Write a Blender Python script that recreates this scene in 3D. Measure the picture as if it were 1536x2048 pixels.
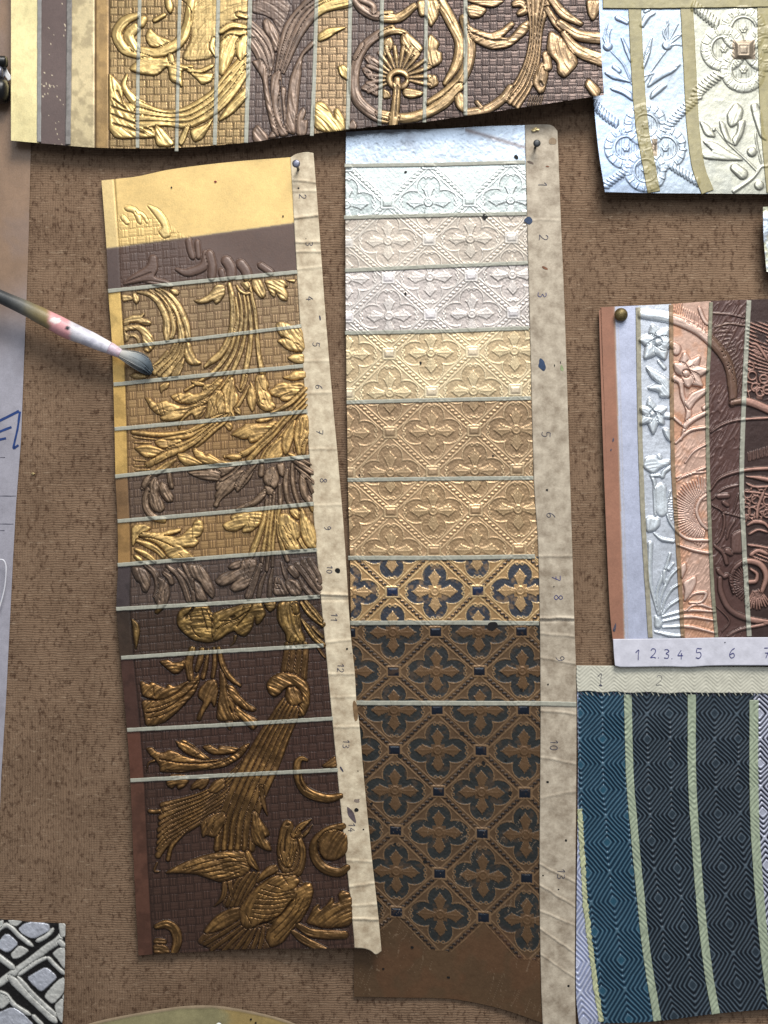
import bpy, math, random
import numpy as np

# ---------------------------------------------------------------- clear
for o in list(bpy.data.objects):
    bpy.data.objects.remove(o, do_unlink=True)
SC = bpy.context.scene
COL = SC.collection
random.seed(4)

# ---------------------------------------------------------------- measures
# photograph pixels are measured on the wall plane: one pixel is 0.3 mm there
PX = 0.0003
CAMD = 0.72            # camera stands 72 cm off the wall


def pt(u, v, d):
    """a photo pixel seen at d (in pixel units of 0.3 mm) off the wall -> world point"""
    k = (CAMD - d * PX) / CAMD
    return (u - 768) * PX * k, -d * PX, (1024 - v) * PX * k


# ---------------------------------------------------------------- camera
cam = bpy.data.cameras.new('camera')
cam.sensor_fit = 'VERTICAL'
cam.sensor_height = 24
cam.lens = 12 * CAMD / (1024 * PX)
cam.clip_start = 0.01
cam.clip_end = 50
camo = bpy.data.objects.new('camera', cam)
COL.objects.link(camo)
camo.location = (0, -CAMD, 0)
camo.rotation_euler = (math.pi / 2, 0, 0)
SC.camera = camo
SC.render.resolution_x, SC.render.resolution_y = 768, 1024

# ---------------------------------------------------------------- world and lamps
w = bpy.data.worlds.new('World')
SC.world = w
w.use_nodes = True
w.node_tree.nodes['Background'].inputs[0].default_value = (0.92, 0.94, 1.0, 1)
w.node_tree.nodes['Background'].inputs[1].default_value = 0.19


def area(name, loc, target, sx, sy, power, col):
    L = bpy.data.lights.new(name, 'AREA')
    L.shape = 'RECTANGLE'
    L.size, L.size_y, L.energy, L.color = sx, sy, power, col
    o = bpy.data.objects.new(name, L)
    COL.objects.link(o)
    o.location = loc
    from mathutils import Vector
    o.rotation_euler = (Vector(target) - Vector(loc)).to_track_quat('-Z', 'Y').to_euler()
    return o


area('window_light', (0.35, -0.95, 1.35), (0.0, 0, 0.02), 0.8, 0.55, 35, (1.0, 0.96, 0.90))
area('sky_light', (0.1, -2.3, 1.15), (0.0, 0, 0.1), 1.9, 1.2, 23, (0.85, 0.92, 1.0))

SC.view_settings.view_transform = 'Standard'
SC.view_settings.look = 'None'
SC.view_settings.exposure = 0.0
SC.view_settings.gamma = 1.0
SC.view_settings.use_curve_mapping = False

# ---------------------------------------------------------------- helpers


def lin(c):
    c = np.asarray(c, float) / 255.0
    return np.where(c <= 0.04045, c / 12.92, ((c + 0.055) / 1.055) ** 2.4)


def mute(c, k):
    g = (c * np.array([0.3, 0.6, 0.1])).sum(-1, keepdims=True)
    return c * (1 - k) + g * k


def sstep(x, a, b):
    t = np.clip((x - a) / (b - a), 0, 1)
    return t * t * (3 - 2 * t)


_lat = {}


def vnoise(u, v, s, seed=0):
    if seed not in _lat:
        _lat[seed] = np.random.RandomState(seed).rand(256, 256)
    g = _lat[seed]
    x, y = u / s + 1000.3, v / s + 1000.7
    xi, yi = np.floor(x).astype(int), np.floor(y).astype(int)
    fx, fy = x - xi, y - yi
    fx, fy = fx * fx * (3 - 2 * fx), fy * fy * (3 - 2 * fy)
    x0, x1, y0, y1 = xi % 256, (xi + 1) % 256, yi % 256, (yi + 1) % 256
    return (g[x0, y0] * (1 - fx) + g[x1, y0] * fx) * (1 - fy) + (g[x0, y1] * (1 - fx) + g[x1, y1] * fx) * fy


def fbm(u, v, s, seed=0, n=3):
    t, a, tot = 0, 1.0, 0
    for k in range(n):
        t = t + a * vnoise(u, v, s / 2 ** k, seed + k)
        tot += a
        a *= 0.55
    return t / tot


def parse(s):
    return np.array([[float(q) for q in p.split(',')] for p in s.split()])


def smooth_open(p, step=2.0):
    """Catmull-Rom through the points, sampled about every `step`"""
    p = np.asarray(p, float)
    if len(p) < 2:
        return p
    q = np.vstack([2 * p[0] - p[1], p, 2 * p[-1] - p[-2]])
    out = []
    for i in range(1, len(q) - 2):
        n = max(2, int(np.linalg.norm((q[i + 1] - q[i])[:2]) / step))
        t = np.linspace(0, 1, n, endpoint=False)[:, None]
        out.append(0.5 * (2 * q[i] + (q[i + 1] - q[i - 1]) * t + (2 * q[i - 1] - 5 * q[i] + 4 * q[i + 1] - q[i + 2]) * t ** 2
                          + (3 * q[i] - q[i - 1] - 3 * q[i + 1] + q[i + 2]) * t ** 3))
    out.append(p[-1:])
    return np.vstack(out)


def resample(p, n):
    p = np.asarray(p, float)
    d = np.r_[0, np.cumsum(np.linalg.norm(np.diff(p[:, :2], axis=0), axis=1))]
    t = np.linspace(0, d[-1], n)
    return np.stack([np.interp(t, d, p[:, k]) for k in range(p.shape[1])], 1)


def chaikin(p, n=2):
    for _ in range(n):
        q = np.roll(p, -1, 0)
        p = np.stack([p * 0.84 + q * 0.16, p * 0.16 + q * 0.84], 1).reshape(-1, 2)
    return p


# ---------------------------------------------------------------- object helpers


def tag(o, label=None, cat=None, group=None, kind=None):
    if label: o['label'] = label
    if cat: o['category'] = cat
    if group: o['group'] = group
    if kind: o['kind'] = kind
    return o


def thing(name, loc, label, cat, group=None):
    o = bpy.data.objects.new(name, None)
    o.empty_display_size = 0.01
    o.location = loc
    COL.objects.link(o)
    return tag(o, label, cat, group)


def world_loc(o):
    x = y = z = 0
    while o is not None:
        x += o.location[0]; y += o.location[1]; z += o.location[2]
        o = o.parent
    return np.array([x, y, z])


def mesh_obj(name, V, F, mat, parent=None, cols=None, normals=None, flat=False, label=None):
    """V (n,3) world coordinates, F (m,4) or (m,3) indices; linked as one mesh object"""
    V = np.asarray(V, float)
    F = np.asarray(F, int)
    org = V.mean(0)
    off = world_loc(parent) if parent is not None else np.zeros(3)
    me = bpy.data.meshes.new(name)
    me.vertices.add(len(V))
    me.vertices.foreach_set('co', (V - org).astype(np.float32).ravel())
    k = F.shape[1]
    me.loops.add(F.size)
    me.loops.foreach_set('vertex_index', F.astype(np.int32).ravel())
    me.polygons.add(len(F))
    me.polygons.foreach_set('loop_start', np.arange(0, F.size, k, dtype=np.int32))
    if flat:
        me.polygons.foreach_set('use_smooth', np.zeros(len(F), bool))
    me.update(calc_edges=True)
    if cols:
        for an, arr in cols.items():
            a = me.attributes.new(an, 'FLOAT_COLOR', 'POINT')
            c = np.ones((len(V), 4), np.float32)
            c[:, :arr.shape[1]] = arr
            a.data.foreach_set('color', c.ravel())
    if normals is not None:
        a = me.attributes.new('custom_normal', 'FLOAT_VECTOR', 'POINT')
        a.data.foreach_set('vector', normals.astype(np.float32).ravel())
    me.materials.append(mat)
    o = bpy.data.objects.new(name, me)
    COL.objects.link(o)
    if parent is not None:
        o.parent = parent
    o.location = org - off
    if label: o['label'] = label
    return o


def grid_faces(nu, nv):
    i = np.arange(nv - 1)[:, None] * nu + np.arange(nu - 1)[None, :]
    return np.stack([i, i + nu, i + nu + 1, i + 1], -1).reshape(-1, 4)


def tube(points, radii, seg=12, cap=True):
    """points (n,3) world, radii (n,) -> V,F (quads)"""
    P = np.asarray(points, float)
    n = len(P)
    T = np.gradient(P, axis=0)
    T /= np.linalg.norm(T, axis=1)[:, None] + 1e-12
    ref = np.array([0, -1.0, 0.02])
    if abs(T[:, 1]).mean() > 0.8:
        ref = np.array([1.0, 0.01, 0])
    A = np.cross(T, ref)
    A /= np.linalg.norm(A, axis=1)[:, None]
    B = np.cross(A, T)
    th = np.linspace(0, 2 * np.pi, seg, endpoint=False)
    r = np.asarray(radii, float)[:, None, None]
    V = P[:, None, :] + r * (np.cos(th)[None, :, None] * A[:, None, :] + np.sin(th)[None, :, None] * B[:, None, :])
    V = V.reshape(-1, 3)
    F = []
    for i in range(n - 1):
        for j in range(seg):
            a, b = i * seg + j, i * seg + (j + 1) % seg
            F.append((a, b, b + seg, a + seg))
    if cap:
        for base, c in ((0, P[0]), ((n - 1) * seg, P[-1])):
            V = np.vstack([V, c])
            ci = len(V) - 1
            for j in range(0, seg, 2):
                F.append((base + j, base + (j + 1) % seg, base + (j + 2) % seg, ci))
    return V, np.array(F)


# ---------------------------------------------------------------- materials


def nodes_of(name):
    m = bpy.data.materials.new(name)
    m.use_nodes = True
    nt = m.node_tree
    b = nt.nodes['Principled BSDF']
    return m, nt, b


def N(nt, t, **kw):
    n = nt.nodes.new(t)
    for k, v in kw.items():
        if k.startswith('i_'):
            n.inputs[k[2:].replace('_', ' ')].default_value = v
        else:
            setattr(n, k, v)
    return n


def bump_noise(nt, b, scale, strength, dist=0.0003, detail=4.0, extra=None):
    tc = N(nt, 'ShaderNodeNewGeometry')
    no = N(nt, 'ShaderNodeTexNoise', i_Scale=scale, i_Detail=detail, i_Roughness=0.65)
    nt.links.new(tc.outputs['Position'], no.inputs['Vector'])
    bu = N(nt, 'ShaderNodeBump', i_Strength=strength, i_Distance=dist)
    nt.links.new(no.outputs['Fac'], bu.inputs['Height'])
    nt.links.new(bu.outputs['Normal'], b.inputs['Normal'])
    return no, bu


def leaf_material(name, grain=900.0, bump=0.25):
    """leather finished with leaf, glaze or paint: colour, metal and roughness come from the sheet itself"""
    m, nt, b = nodes_of(name)
    a = N(nt, 'ShaderNodeAttribute', attribute_name='finish')
    g = N(nt, 'ShaderNodeAttribute', attribute_name='sheen')
    sp = N(nt, 'ShaderNodeSeparateColor')
    nt.links.new(g.outputs['Color'], sp.inputs[0])
    geo = N(nt, 'ShaderNodeNewGeometry')
    n1 = N(nt, 'ShaderNodeTexNoise', i_Scale=1500.0, i_Detail=3.0, i_Roughness=0.7)
    n2 = N(nt, 'ShaderNodeTexNoise', i_Scale=260.0, i_Detail=5.0, i_Roughness=0.7)
    for n in (n1, n2):
        nt.links.new(geo.outputs['Position'], n.inputs['Vector'])
    mr = N(nt, 'ShaderNodeMapRange')
    mr.inputs[1].default_value, mr.inputs[2].default_value = 0.25, 0.75
    mr.inputs[3].default_value, mr.inputs[4].default_value = 0.74, 1.20
    mx = N(nt, 'ShaderNodeMath', operation='ADD')
    ha = N(nt, 'ShaderNodeMath', operation='MULTIPLY')
    ha.inputs[1].default_value = 0.5
    nt.links.new(n1.outputs['Fac'], mx.inputs[0])
    nt.links.new(n2.outputs['Fac'], mx.inputs[1])
    nt.links.new(mx.outputs[0], ha.inputs[0])
    nt.links.new(ha.outputs[0], mr.inputs[0])
    mul = N(nt, 'ShaderNodeVectorMath', operation='SCALE')
    nt.links.new(a.outputs['Color'], mul.inputs[0])
    nt.links.new(mr.outputs[0], mul.inputs['Scale'])
    nt.links.new(mul.outputs[0], b.inputs['Base Color'])
    nt.links.new(sp.outputs[0], b.inputs['Metallic'])
    ro = N(nt, 'ShaderNodeMath', operation='MULTIPLY_ADD')
    ro.inputs[1].default_value = 0.22
    nt.links.new(n2.outputs['Fac'], ro.inputs[0])
    sb = N(nt, 'ShaderNodeMath', operation='SUBTRACT')
    sb.inputs[1].default_value = 0.11
    nt.links.new(sp.outputs[1], sb.inputs[0])
    nt.links.new(sb.outputs[0], ro.inputs[2])
    nt.links.new(ro.outputs[0], b.inputs['Roughness'])
    bu = N(nt, 'ShaderNodeBump', i_Strength=bump, i_Distance=0.0003)
    nb = N(nt, 'ShaderNodeTexNoise', i_Scale=grain, i_Detail=4.0, i_Roughness=0.7)
    nt.links.new(geo.outputs['Position'], nb.inputs['Vector'])
    nt.links.new(nb.outputs['Fac'], bu.inputs['Height'])
    nt.links.new(bu.outputs['Normal'], b.inputs['Normal'])
    b.inputs['Specular IOR Level'].default_value = 0.45
    return m


def plain(name, rgb, rough=0.5, metal=0.0, mott=0.25, scale=300.0, bump=0.2, rgb2=None, bscale=900.0, spec=0.4):
    m, nt, b = nodes_of(name)
    geo = N(nt, 'ShaderNodeNewGeometry')
    n = N(nt, 'ShaderNodeTexNoise', i_Scale=scale, i_Detail=6.0, i_Roughness=0.65)
    nt.links.new(geo.outputs['Position'], n.inputs['Vector'])
    cr = N(nt, 'ShaderNodeValToRGB')
    c1 = lin(rgb) if rgb2 is None else lin(rgb)
    c2 = np.clip(lin(rgb) * (1 - mott * 1.6), 0, 1) if rgb2 is None else lin(rgb2)
    cr.color_ramp.elements[0].position, cr.color_ramp.elements[1].position = 0.32, 0.66
    cr.color_ramp.elements[0].color = (*c2, 1)
    cr.color_ramp.elements[1].color = (*c1, 1)
    nt.links.new(n.outputs['Fac'], cr.inputs[0])
    nt.links.new(cr.outputs[0], b.inputs['Base Color'])
    b.inputs['Roughness'].default_value = rough
    b.inputs['Metallic'].default_value = metal
    b.inputs['Specular IOR Level'].default_value = spec
    if bump:
        nb = N(nt, 'ShaderNodeTexNoise', i_Scale=bscale, i_Detail=4.0, i_Roughness=0.65)
        nt.links.new(geo.outputs['Position'], nb.inputs['Vector'])
        bu = N(nt, 'ShaderNodeBump', i_Strength=bump, i_Distance=0.0004)
        nt.links.new(nb.outputs['Fac'], bu.inputs['Height'])
        nt.links.new(bu.outputs['Normal'], b.inputs['Normal'])
    return m


def cloth_material():
    m, nt, b = nodes_of('hessian_weave')
    geo = N(nt, 'ShaderNodeNewGeometry')
    # slightly wandering threads
    wob = N(nt, 'ShaderNodeTexNoise', i_Scale=60.0, i_Detail=2.0)
    nt.links.new(geo.outputs['Position'], wob.inputs['Vector'])
    vs = N(nt, 'ShaderNodeVectorMath', operation='SCALE')
    vs.inputs['Scale'].default_value = 0.0016
    nt.links.new(wob.outputs['Color'], vs.inputs[0])
    ad = N(nt, 'ShaderNodeVectorMath', operation='ADD')
    nt.links.new(geo.outputs['Position'], ad.inputs[0])
    nt.links.new(vs.outputs[0], ad.inputs[1])
    wz = N(nt, 'ShaderNodeTexWave', wave_type='BANDS', bands_direction='Z', i_Scale=215.0, i_Distortion=3.2, i_Detail=2.0)
    wx = N(nt, 'ShaderNodeTexWave', wave_type='BANDS', bands_direction='X', i_Scale=205.0, i_Distortion=3.2, i_Detail=2.0)
    for q in (wz, wx):
        nt.links.new(ad.outputs[0], q.inputs['Vector'])
    # where the weft or the warp shows
    reg = N(nt, 'ShaderNodeTexNoise', i_Scale=9.0, i_Detail=2.0)
    nt.links.new(geo.outputs['Position'], reg.inputs['Vector'])
    rr = N(nt, 'ShaderNodeMapRange')
    rr.inputs[1].default_value, rr.inputs[2].default_value = 0.42, 0.62
    nt.links.new(reg.outputs['Fac'], rr.inputs[0])
    mx = N(nt, 'ShaderNodeMix', data_type='FLOAT')
    nt.links.new(rr.outputs[0], mx.inputs[0])
    nt.links.new(wz.outputs['Fac'], mx.inputs[2])
    nt.links.new(wx.outputs['Fac'], mx.inputs[3])
    # stains: small dark specks, stretched along the threads, and broad tone
    mp = N(nt, 'ShaderNodeMapping')
    mp.inputs['Scale'].default_value = (1.0, 1.0, 0.62)
    nt.links.new(geo.outputs['Position'], mp.inputs['Vector'])
    sp = N(nt, 'ShaderNodeTexNoise', i_Scale=420.0, i_Detail=4.0, i_Roughness=0.7)
    nt.links.new(mp.outputs[0], sp.inputs['Vector'])
    sr = N(nt, 'ShaderNodeMapRange')
    sr.inputs[1].default_value, sr.inputs[2].default_value = 0.51, 0.66
    nt.links.new(sp.outputs['Fac'], sr.inputs[0])
    br = N(nt, 'ShaderNodeTexNoise', i_Scale=26.0, i_Detail=8.0, i_Roughness=0.72)
    nt.links.new(geo.outputs['Position'], br.inputs['Vector'])
    fi = N(nt, 'ShaderNodeTexNoise', i_Scale=1900.0, i_Detail=2.0)
    nt.links.new(geo.outputs['Position'], fi.inputs['Vector'])
    ramp = N(nt, 'ShaderNodeValToRGB')
    e = ramp.color_ramp.elements
    e[0].position, e[1].position = 0.15, 0.9
    e[0].color = (*lin((92, 73, 58)), 1)
    e[1].color = (*lin((138, 114, 93)), 1)
    s1 = N(nt, 'ShaderNodeMath', operation='MULTIPLY_ADD')
    s1.inputs[1].default_value = 0.20
    nt.links.new(mx.outputs[0], s1.inputs[0])
    s2 = N(nt, 'ShaderNodeMath', operation='MULTIPLY_ADD')
    s2.inputs[1].default_value = 1.25
    s2.inputs[2].default_value = -0.34
    nt.links.new(br.outputs['Fac'], s2.inputs[0])
    nt.links.new(s2.outputs[0], s1.inputs[2])
    s3 = N(nt, 'ShaderNodeMath', operation='MULTIPLY_ADD')
    s3.inputs[1].default_value = 0.5
    nt.links.new(fi.outputs['Fac'], s3.inputs[0])
    nt.links.new(s1.outputs[0], s3.inputs[2])
    nt.links.new(s3.outputs[0], ramp.inputs[0])
    dk = N(nt, 'ShaderNodeMix', data_type='RGBA')
    dk.inputs[7].default_value = (*lin((62, 42, 31)), 1)
    fm = N(nt, 'ShaderNodeMath', operation='MULTIPLY')
    fm.inputs[1].default_value = 0.72
    nt.links.new(sr.outputs[0], fm.inputs[0])
    nt.links.new(fm.outputs[0], dk.inputs[0])
    lf = N(nt, 'ShaderNodeTexNoise', i_Scale=520.0, i_Detail=2.0, i_Roughness=0.6)
    lm_ = N(nt, 'ShaderNodeMapping')
    lm_.inputs['Scale'].default_value = (0.35, 1.0, 1.6)
    nt.links.new(geo.outputs['Position'], lm_.inputs['Vector'])
    nt.links.new(lm_.outputs[0], lf.inputs['Vector'])
    lr_ = N(nt, 'ShaderNodeMapRange')
    lr_.inputs[1].default_value, lr_.inputs[2].default_value, lr_.inputs[4].default_value = 0.60, 0.74, 0.5
    nt.links.new(lf.outputs['Fac'], lr_.inputs[0])
    lx = N(nt, 'ShaderNodeMix', data_type='RGBA')
    lx.inputs[7].default_value = (*lin((168, 147, 124)), 1)
    nt.links.new(lr_.outputs[0], lx.inputs[0])
    nt.links.new(ramp.outputs[0], lx.inputs[6])
    nt.links.new(lx.outputs[2], dk.inputs[6])
    nt.links.new(dk.outputs[2], b.inputs['Base Color'])
    b.inputs['Roughness'].default_value = 0.95
    b.inputs['Specular IOR Level'].default_value = 0.1
    bu = N(nt, 'ShaderNodeBump', i_Strength=0.42, i_Distance=0.0005)
    hh = N(nt, 'ShaderNodeMath', operation='MULTIPLY_ADD')
    hh.inputs[1].default_value = 1.5
    nt.links.new(fi.outputs['Fac'], hh.inputs[0])
    nt.links.new(mx.outputs[0], hh.inputs[2])
    nt.links.new(hh.outputs[0], bu.inputs['Height'])
    nt.links.new(bu.outputs['Normal'], b.inputs['Normal'])
    return m


M_LEAF = leaf_material('leather_finish')
M_RIM = plain('cut_leather_edge', (112, 82, 62), 0.8, mott=0.3)
M_TAPE = plain('masking_tape', (180, 180, 165), 0.42, mott=0.14, scale=500, bump=0.12, spec=0.5)
M_TAPE_OLIVE = plain('old_olive_tape', (164, 155, 114), 0.38, mott=0.18, scale=220, bump=0.15, spec=0.5)
M_TAPE_GREEN = plain('pale_green_tape', (166, 178, 154), 0.5, mott=0.2, scale=260, bump=0.25)
M_TAPE_BROWN = plain('glazed_brown_tape', (160, 132, 104), 0.45, mott=0.25, scale=300, bump=0.2)
M_PAPER_CREAM = plain('old_cream_parchment', (224, 210, 182), 0.6, scale=150, bump=0.5, rgb2=(172, 154, 128), bscale=500)
M_PAPER_GREY = plain('grey_parchment', (198, 186, 166), 0.6, scale=150, bump=0.5, rgb2=(144, 130, 112), bscale=500)
M_PAPER_WHITE = plain('white_paper_label', (214, 214, 226), 0.6, mott=0.12, scale=180, bump=0.25)
M_INK = plain('blue_grey_ink', (92, 90, 108), 0.6, mott=0.5, scale=900, bump=0)
M_INK_BLUE = plain('blue_ball_pen_ink', (74, 76, 140), 0.6, mott=0.4, scale=900, bump=0)
M_MARKER = plain('blue_marker_ink', (36, 66, 128), 0.5, mott=0.25, scale=300, bump=0)
M_HOLE = plain('black_hole', (10, 9, 9), 0.7, mott=0.2, bump=0)
M_BLUEPAINT = plain('blue_paint', (44, 66, 100), 0.5, mott=0.35, scale=500, bump=0.2)
M_RUST = plain('rust_stain', (130, 86, 60), 0.7, mott=0.3, bump=0)
M_STEEL = plain('dull_nail_steel', (128, 130, 146), 0.38, 0.7, mott=0.25, scale=700)
M_NAILDARK = plain('dark_nail_steel', (74, 76, 78), 0.45, 0.6, mott=0.3, scale=700)
M_BRASS = plain('tarnished_brass', (132, 116, 78), 0.45, 0.6, mott=0.45, scale=500, bump=0.5)
M_CLOTH = cloth_material()
# the masking tape is thin enough to let the relief below show through a little
for m_ in (M_TAPE,):
    nt_ = m_.node_tree
    mix_ = nt_.nodes.new('ShaderNodeMixShader')
    tr_ = nt_.nodes.new('ShaderNodeBsdfTransparent')
    mix_.inputs[0].default_value = 0.86
    nt_.links.new(tr_.outputs[0], mix_.inputs[1])
    nt_.links.new(nt_.nodes['Principled BSDF'].outputs[0], mix_.inputs[2])
    nt_.links.new(mix_.outputs[0], nt_.nodes['Material Output'].inputs[0])


def blur2(A, n):
    """box blur, three passes, along both directions of a sheet"""
    for _ in range(3):
        for ax in (0, 1):
            pad = [(n + 1, n) if k == ax else (0, 0) for k in range(2)]
            c = np.cumsum(np.pad(A, pad, mode='edge'), axis=ax)
            L = A.shape[ax]
            hi = np.take(c, np.arange(2 * n + 1, 2 * n + 1 + L), axis=ax)
            lo = np.take(c, np.arange(0, L), axis=ax)
            A = (hi - lo) / (2 * n + 1)
    return A
# ---------------------------------------------------------------- embossing
# tracing windows on the photograph: origin x, origin y, width (each traced in 1536 steps)
ZW = dict(a=(220, 560, 220), b=(420, 560, 220), c=(220, 750, 220), d=(420, 750, 220), e=(220, 940, 220), f=(430, 940, 220),
          g=(230, 1130, 220), h=(440, 1130, 220), i=(250, 1290, 230), j=(450, 1290, 230), k=(270, 1490, 230), l=(470, 1490, 230),
          m=(270, 1690, 230), n=(470, 1690, 230), A=(190, 290, 490), T=(0, 0, 400), U=(380, 0, 400), V=(760, 0, 470),
          S=(1170, 0, 366), K=(1180, 580, 356), L=(1180, 930, 356), Q=(0, 1780, 300), P=(0, 0, 1536))


class Relief:
    """raised strokes and leaf outlines pressed into a sheet; each belongs to a named motif"""

    def __init__(self):
        self.pr = []
        self.names = ['ground']
        self.cur = 0
        self.hs = 0.8

    def motif(self, name):
        self.names.append(name)
        self.cur = len(self.names) - 1

    def _map(self, z, s):
        x0, y0, wd = ZW[z]
        k = wd / 1536.0
        p = parse(s) if isinstance(s, str) else np.asarray(s, float)
        return p * k + np.array([x0, y0]), k

    def S(self, z, s, w, h=6.0, moat=2.2):
        p, k = self._map(z, s)
        w = np.atleast_1d(np.asarray(w, float)) * k
        self.stroke(p, w, h, moat)

    def stroke(self, p, w, h, moat=2.2, cut=False):
        if len(p) == 1:
            p = np.vstack([p, p + 0.01])
        st_ = float(np.clip(np.min(w) * 0.3, 0.55, 1.6))
        q = smooth_open(p, st_)
        ww = np.interp(np.linspace(0, 1, len(q)), np.linspace(0, 1, len(w)), w) if len(w) > 1 else np.full(len(q), w[0])
        L = np.linspace(0, 1, len(q))
        if not cut and len(q) > 6 and len(w) == 1:      # soft ends
            ww = ww * np.clip(0.45 + 2.5 * np.minimum(L, 1 - L) ** 0.7, 0, 1)
        m = ww.max() + moat
        bb = (q[:, 0].min() - m, q[:, 0].max() + m, q[:, 1].min() - m, q[:, 1].max() + m)
        self.pr.append(('cut' if cut else 'st', bb, q, ww, h * self.hs, moat, self.cur, st_))

    def G(self, z, s, w, h=3.0):
        p, k = self._map(z, s)
        self.stroke(p, np.array([w * k]), h, 0, True)

    def F(self, z, sa, sb, n, h=6.0, over=1.12, taper=None):
        a, k = self._map(z, sa)
        b, _ = self._map(z, sb)
        a, b = resample(smooth_open(a, 2), 24), resample(smooth_open(b, 2), 24)
        wid = np.linalg.norm(a - b, axis=1) / max(n - 1, 1) / 2 * over if n > 1 else np.full(24, 3.0)
        wid = np.clip(wid, 0.8, 14)
        rs = np.random.RandomState(len(self.pr))
        for i in range(n):
            t = i / max(n - 1, 1)
            self.stroke(a * (1 - t) + b * t, wid * rs.uniform(0.82, 1.08), h * rs.uniform(0.85, 1.1), 1.8)

    def P(self, z, s, h=6.0, r=7.0, vein=None):
        p, k = self._map(z, s)
        p = chaikin(chaikin(p, 1), 1)
        m = 3
        bb = (p[:, 0].min() - m, p[:, 0].max() + m, p[:, 1].min() - m, p[:, 1].max() + m)
        self.pr.append(('po', bb, p, r, h * self.hs, 2.2, self.cur, 1.0))

    def ev(self, U, Vv):
        sh = U.shape
        u, v = U.ravel(), Vv.ravel()
        H = np.zeros(u.size)
        I = np.zeros(u.size, int)
        C = np.zeros(u.size)           # creases where dark glaze settles
        X = np.zeros(u.size)           # across / along the leaf, for the tooled striation
        Y = np.zeros(u.size)
        um0, um1, vm0, vm1 = u.min(), u.max(), v.min(), v.max()
        for kind, bb, q, ww, h, moat, mid, st_ in self.pr:
            if bb[0] > um1 or bb[1] < um0 or bb[2] > vm1 or bb[3] < vm0:
                continue
            ix = np.nonzero((u > bb[0]) & (u < bb[1]) & (v > bb[2]) & (v < bb[3]))[0]
            if ix.size == 0:
                continue
            pu, pv = u[ix], v[ix]
            if kind in ('st', 'cut'):
                best = np.full(ix.size, 1e9)
                rad = np.ones(ix.size)
                idx = np.zeros(ix.size, int)
                for s0 in range(0, len(q), 1):
                    d = np.hypot(pu - q[s0, 0], pv - q[s0, 1]) - ww[s0]
                    b = d < best
                    best[b] = d[b]
                    rad[b] = ww[s0]
                    idx[b] = s0
                tg = np.gradient(q, axis=0) if len(q) > 1 else np.array([[1.0, 0]])
                tg = tg / (np.linalg.norm(tg, axis=1)[:, None] + 1e-9)
                ax = (pu - q[idx, 0]) * -tg[idx, 1] + (pv - q[idx, 1]) * tg[idx, 0]
                al = idx * st_
                qn = 1 + best / np.maximum(rad, 0.6)
                if kind == 'cut':
                    dd = np.clip(1 - qn * qn, 0, 1)
                    H[ix] = np.where(I[ix] > 0, H[ix] - h * dd, H[ix])
                    C[ix] = np.maximum(C[ix], sstep(dd, 0.1, 0.7))
                    continue
                prof = h * np.sqrt(np.clip(1 - np.clip(qn, 0, 1) ** 2.7, 0, 1)) * np.clip(0.45 + rad / 9.0, 0.45, 1.0)
                ins = best < 0
                out = best
            else:
                e0 = q
                e1 = np.roll(q, -1, 0)
                best = np.full(ix.size, 1e9)
                ins = np.zeros(ix.size, bool)
                for (x0, y0), (x1, y1) in zip(e0, e1):
                    dx, dy = x1 - x0, y1 - y0
                    L2 = dx * dx + dy * dy + 1e-9
                    t = np.clip(((pu - x0) * dx + (pv - y0) * dy) / L2, 0, 1)
                    dd = (pu - x0 - t * dx) ** 2 + (pv - y0 - t * dy) ** 2
                    np.minimum(best, dd, out=best)
                    if y0 != y1:
                        c = ((y0 > pv) != (y1 > pv)) & (pu < dx * (pv - y0) / dy + x0)
                        ins ^= c
                best = np.sqrt(best)
                grow = np.where(ins, best, -best) + 1.1      # the outlines were traced a little inside the edge
                ins = grow > 0
                best = np.abs(grow)
                e = np.clip(1 - best / (ww * 0.72), 0, 1)
                prof = np.where(ins, h * np.sqrt(np.clip(1 - e * e, 0, 1)), 0)
                out = np.where(ins, -best, best)
                cq = q - q.mean(0)
                ev_, vec = np.linalg.eigh(cq.T @ cq)
                mx = vec[:, 1]
                bend = 0.004 * ((pu - q[:, 0].mean()) * mx[0] + (pv - q[:, 1].mean()) * mx[1]) ** 2
                ax = -(pu - q[:, 0].mean()) * mx[1] + (pv - q[:, 1].mean()) * mx[0] + bend
                al = (pu - q[:, 0].mean()) * mx[0] + (pv - q[:, 1].mean()) * mx[1]
            mo = np.where(ins, 0, sstep(out, 0, moat))
            mo = np.where(ins, 1, mo)
            Hc = H[ix] * np.where(ins, 1, 0.25 + 0.75 * mo)
            Cc = np.maximum(C[ix], np.where(ins, 0, 1 - mo) * (out < moat))
            up = ins & (prof > Hc * 0.55)
            Hn = np.where(up, np.maximum(prof, Hc * 0.5 + prof * 0.5 * (prof < Hc)), Hc)
            H[ix] = Hn
            C[ix] = np.where(up, sstep(-out, 2.0, 0.2) * 0.75, Cc)
            I[ix] = np.where(up, mid, I[ix])
            X[ix] = np.where(up, ax + 37.0 * (mid % 11), X[ix])
            Y[ix] = np.where(up, al, Y[ix])
        st = 0.45 * vnoise(X, Y / 9.0, 2.0, 201) + 0.55 * vnoise(X, Y / 11.0, 3.2, 202)
        st = 0.5 + 0.5 * np.tanh((st - 0.5) * 4.2)
        self.stria = ((st - 0.5) * 2 * (I > 0)).reshape(sh)
        return H.reshape(sh), I.reshape(sh), C.reshape(sh)


# ---------------------------------------------------------------- sheets


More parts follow.
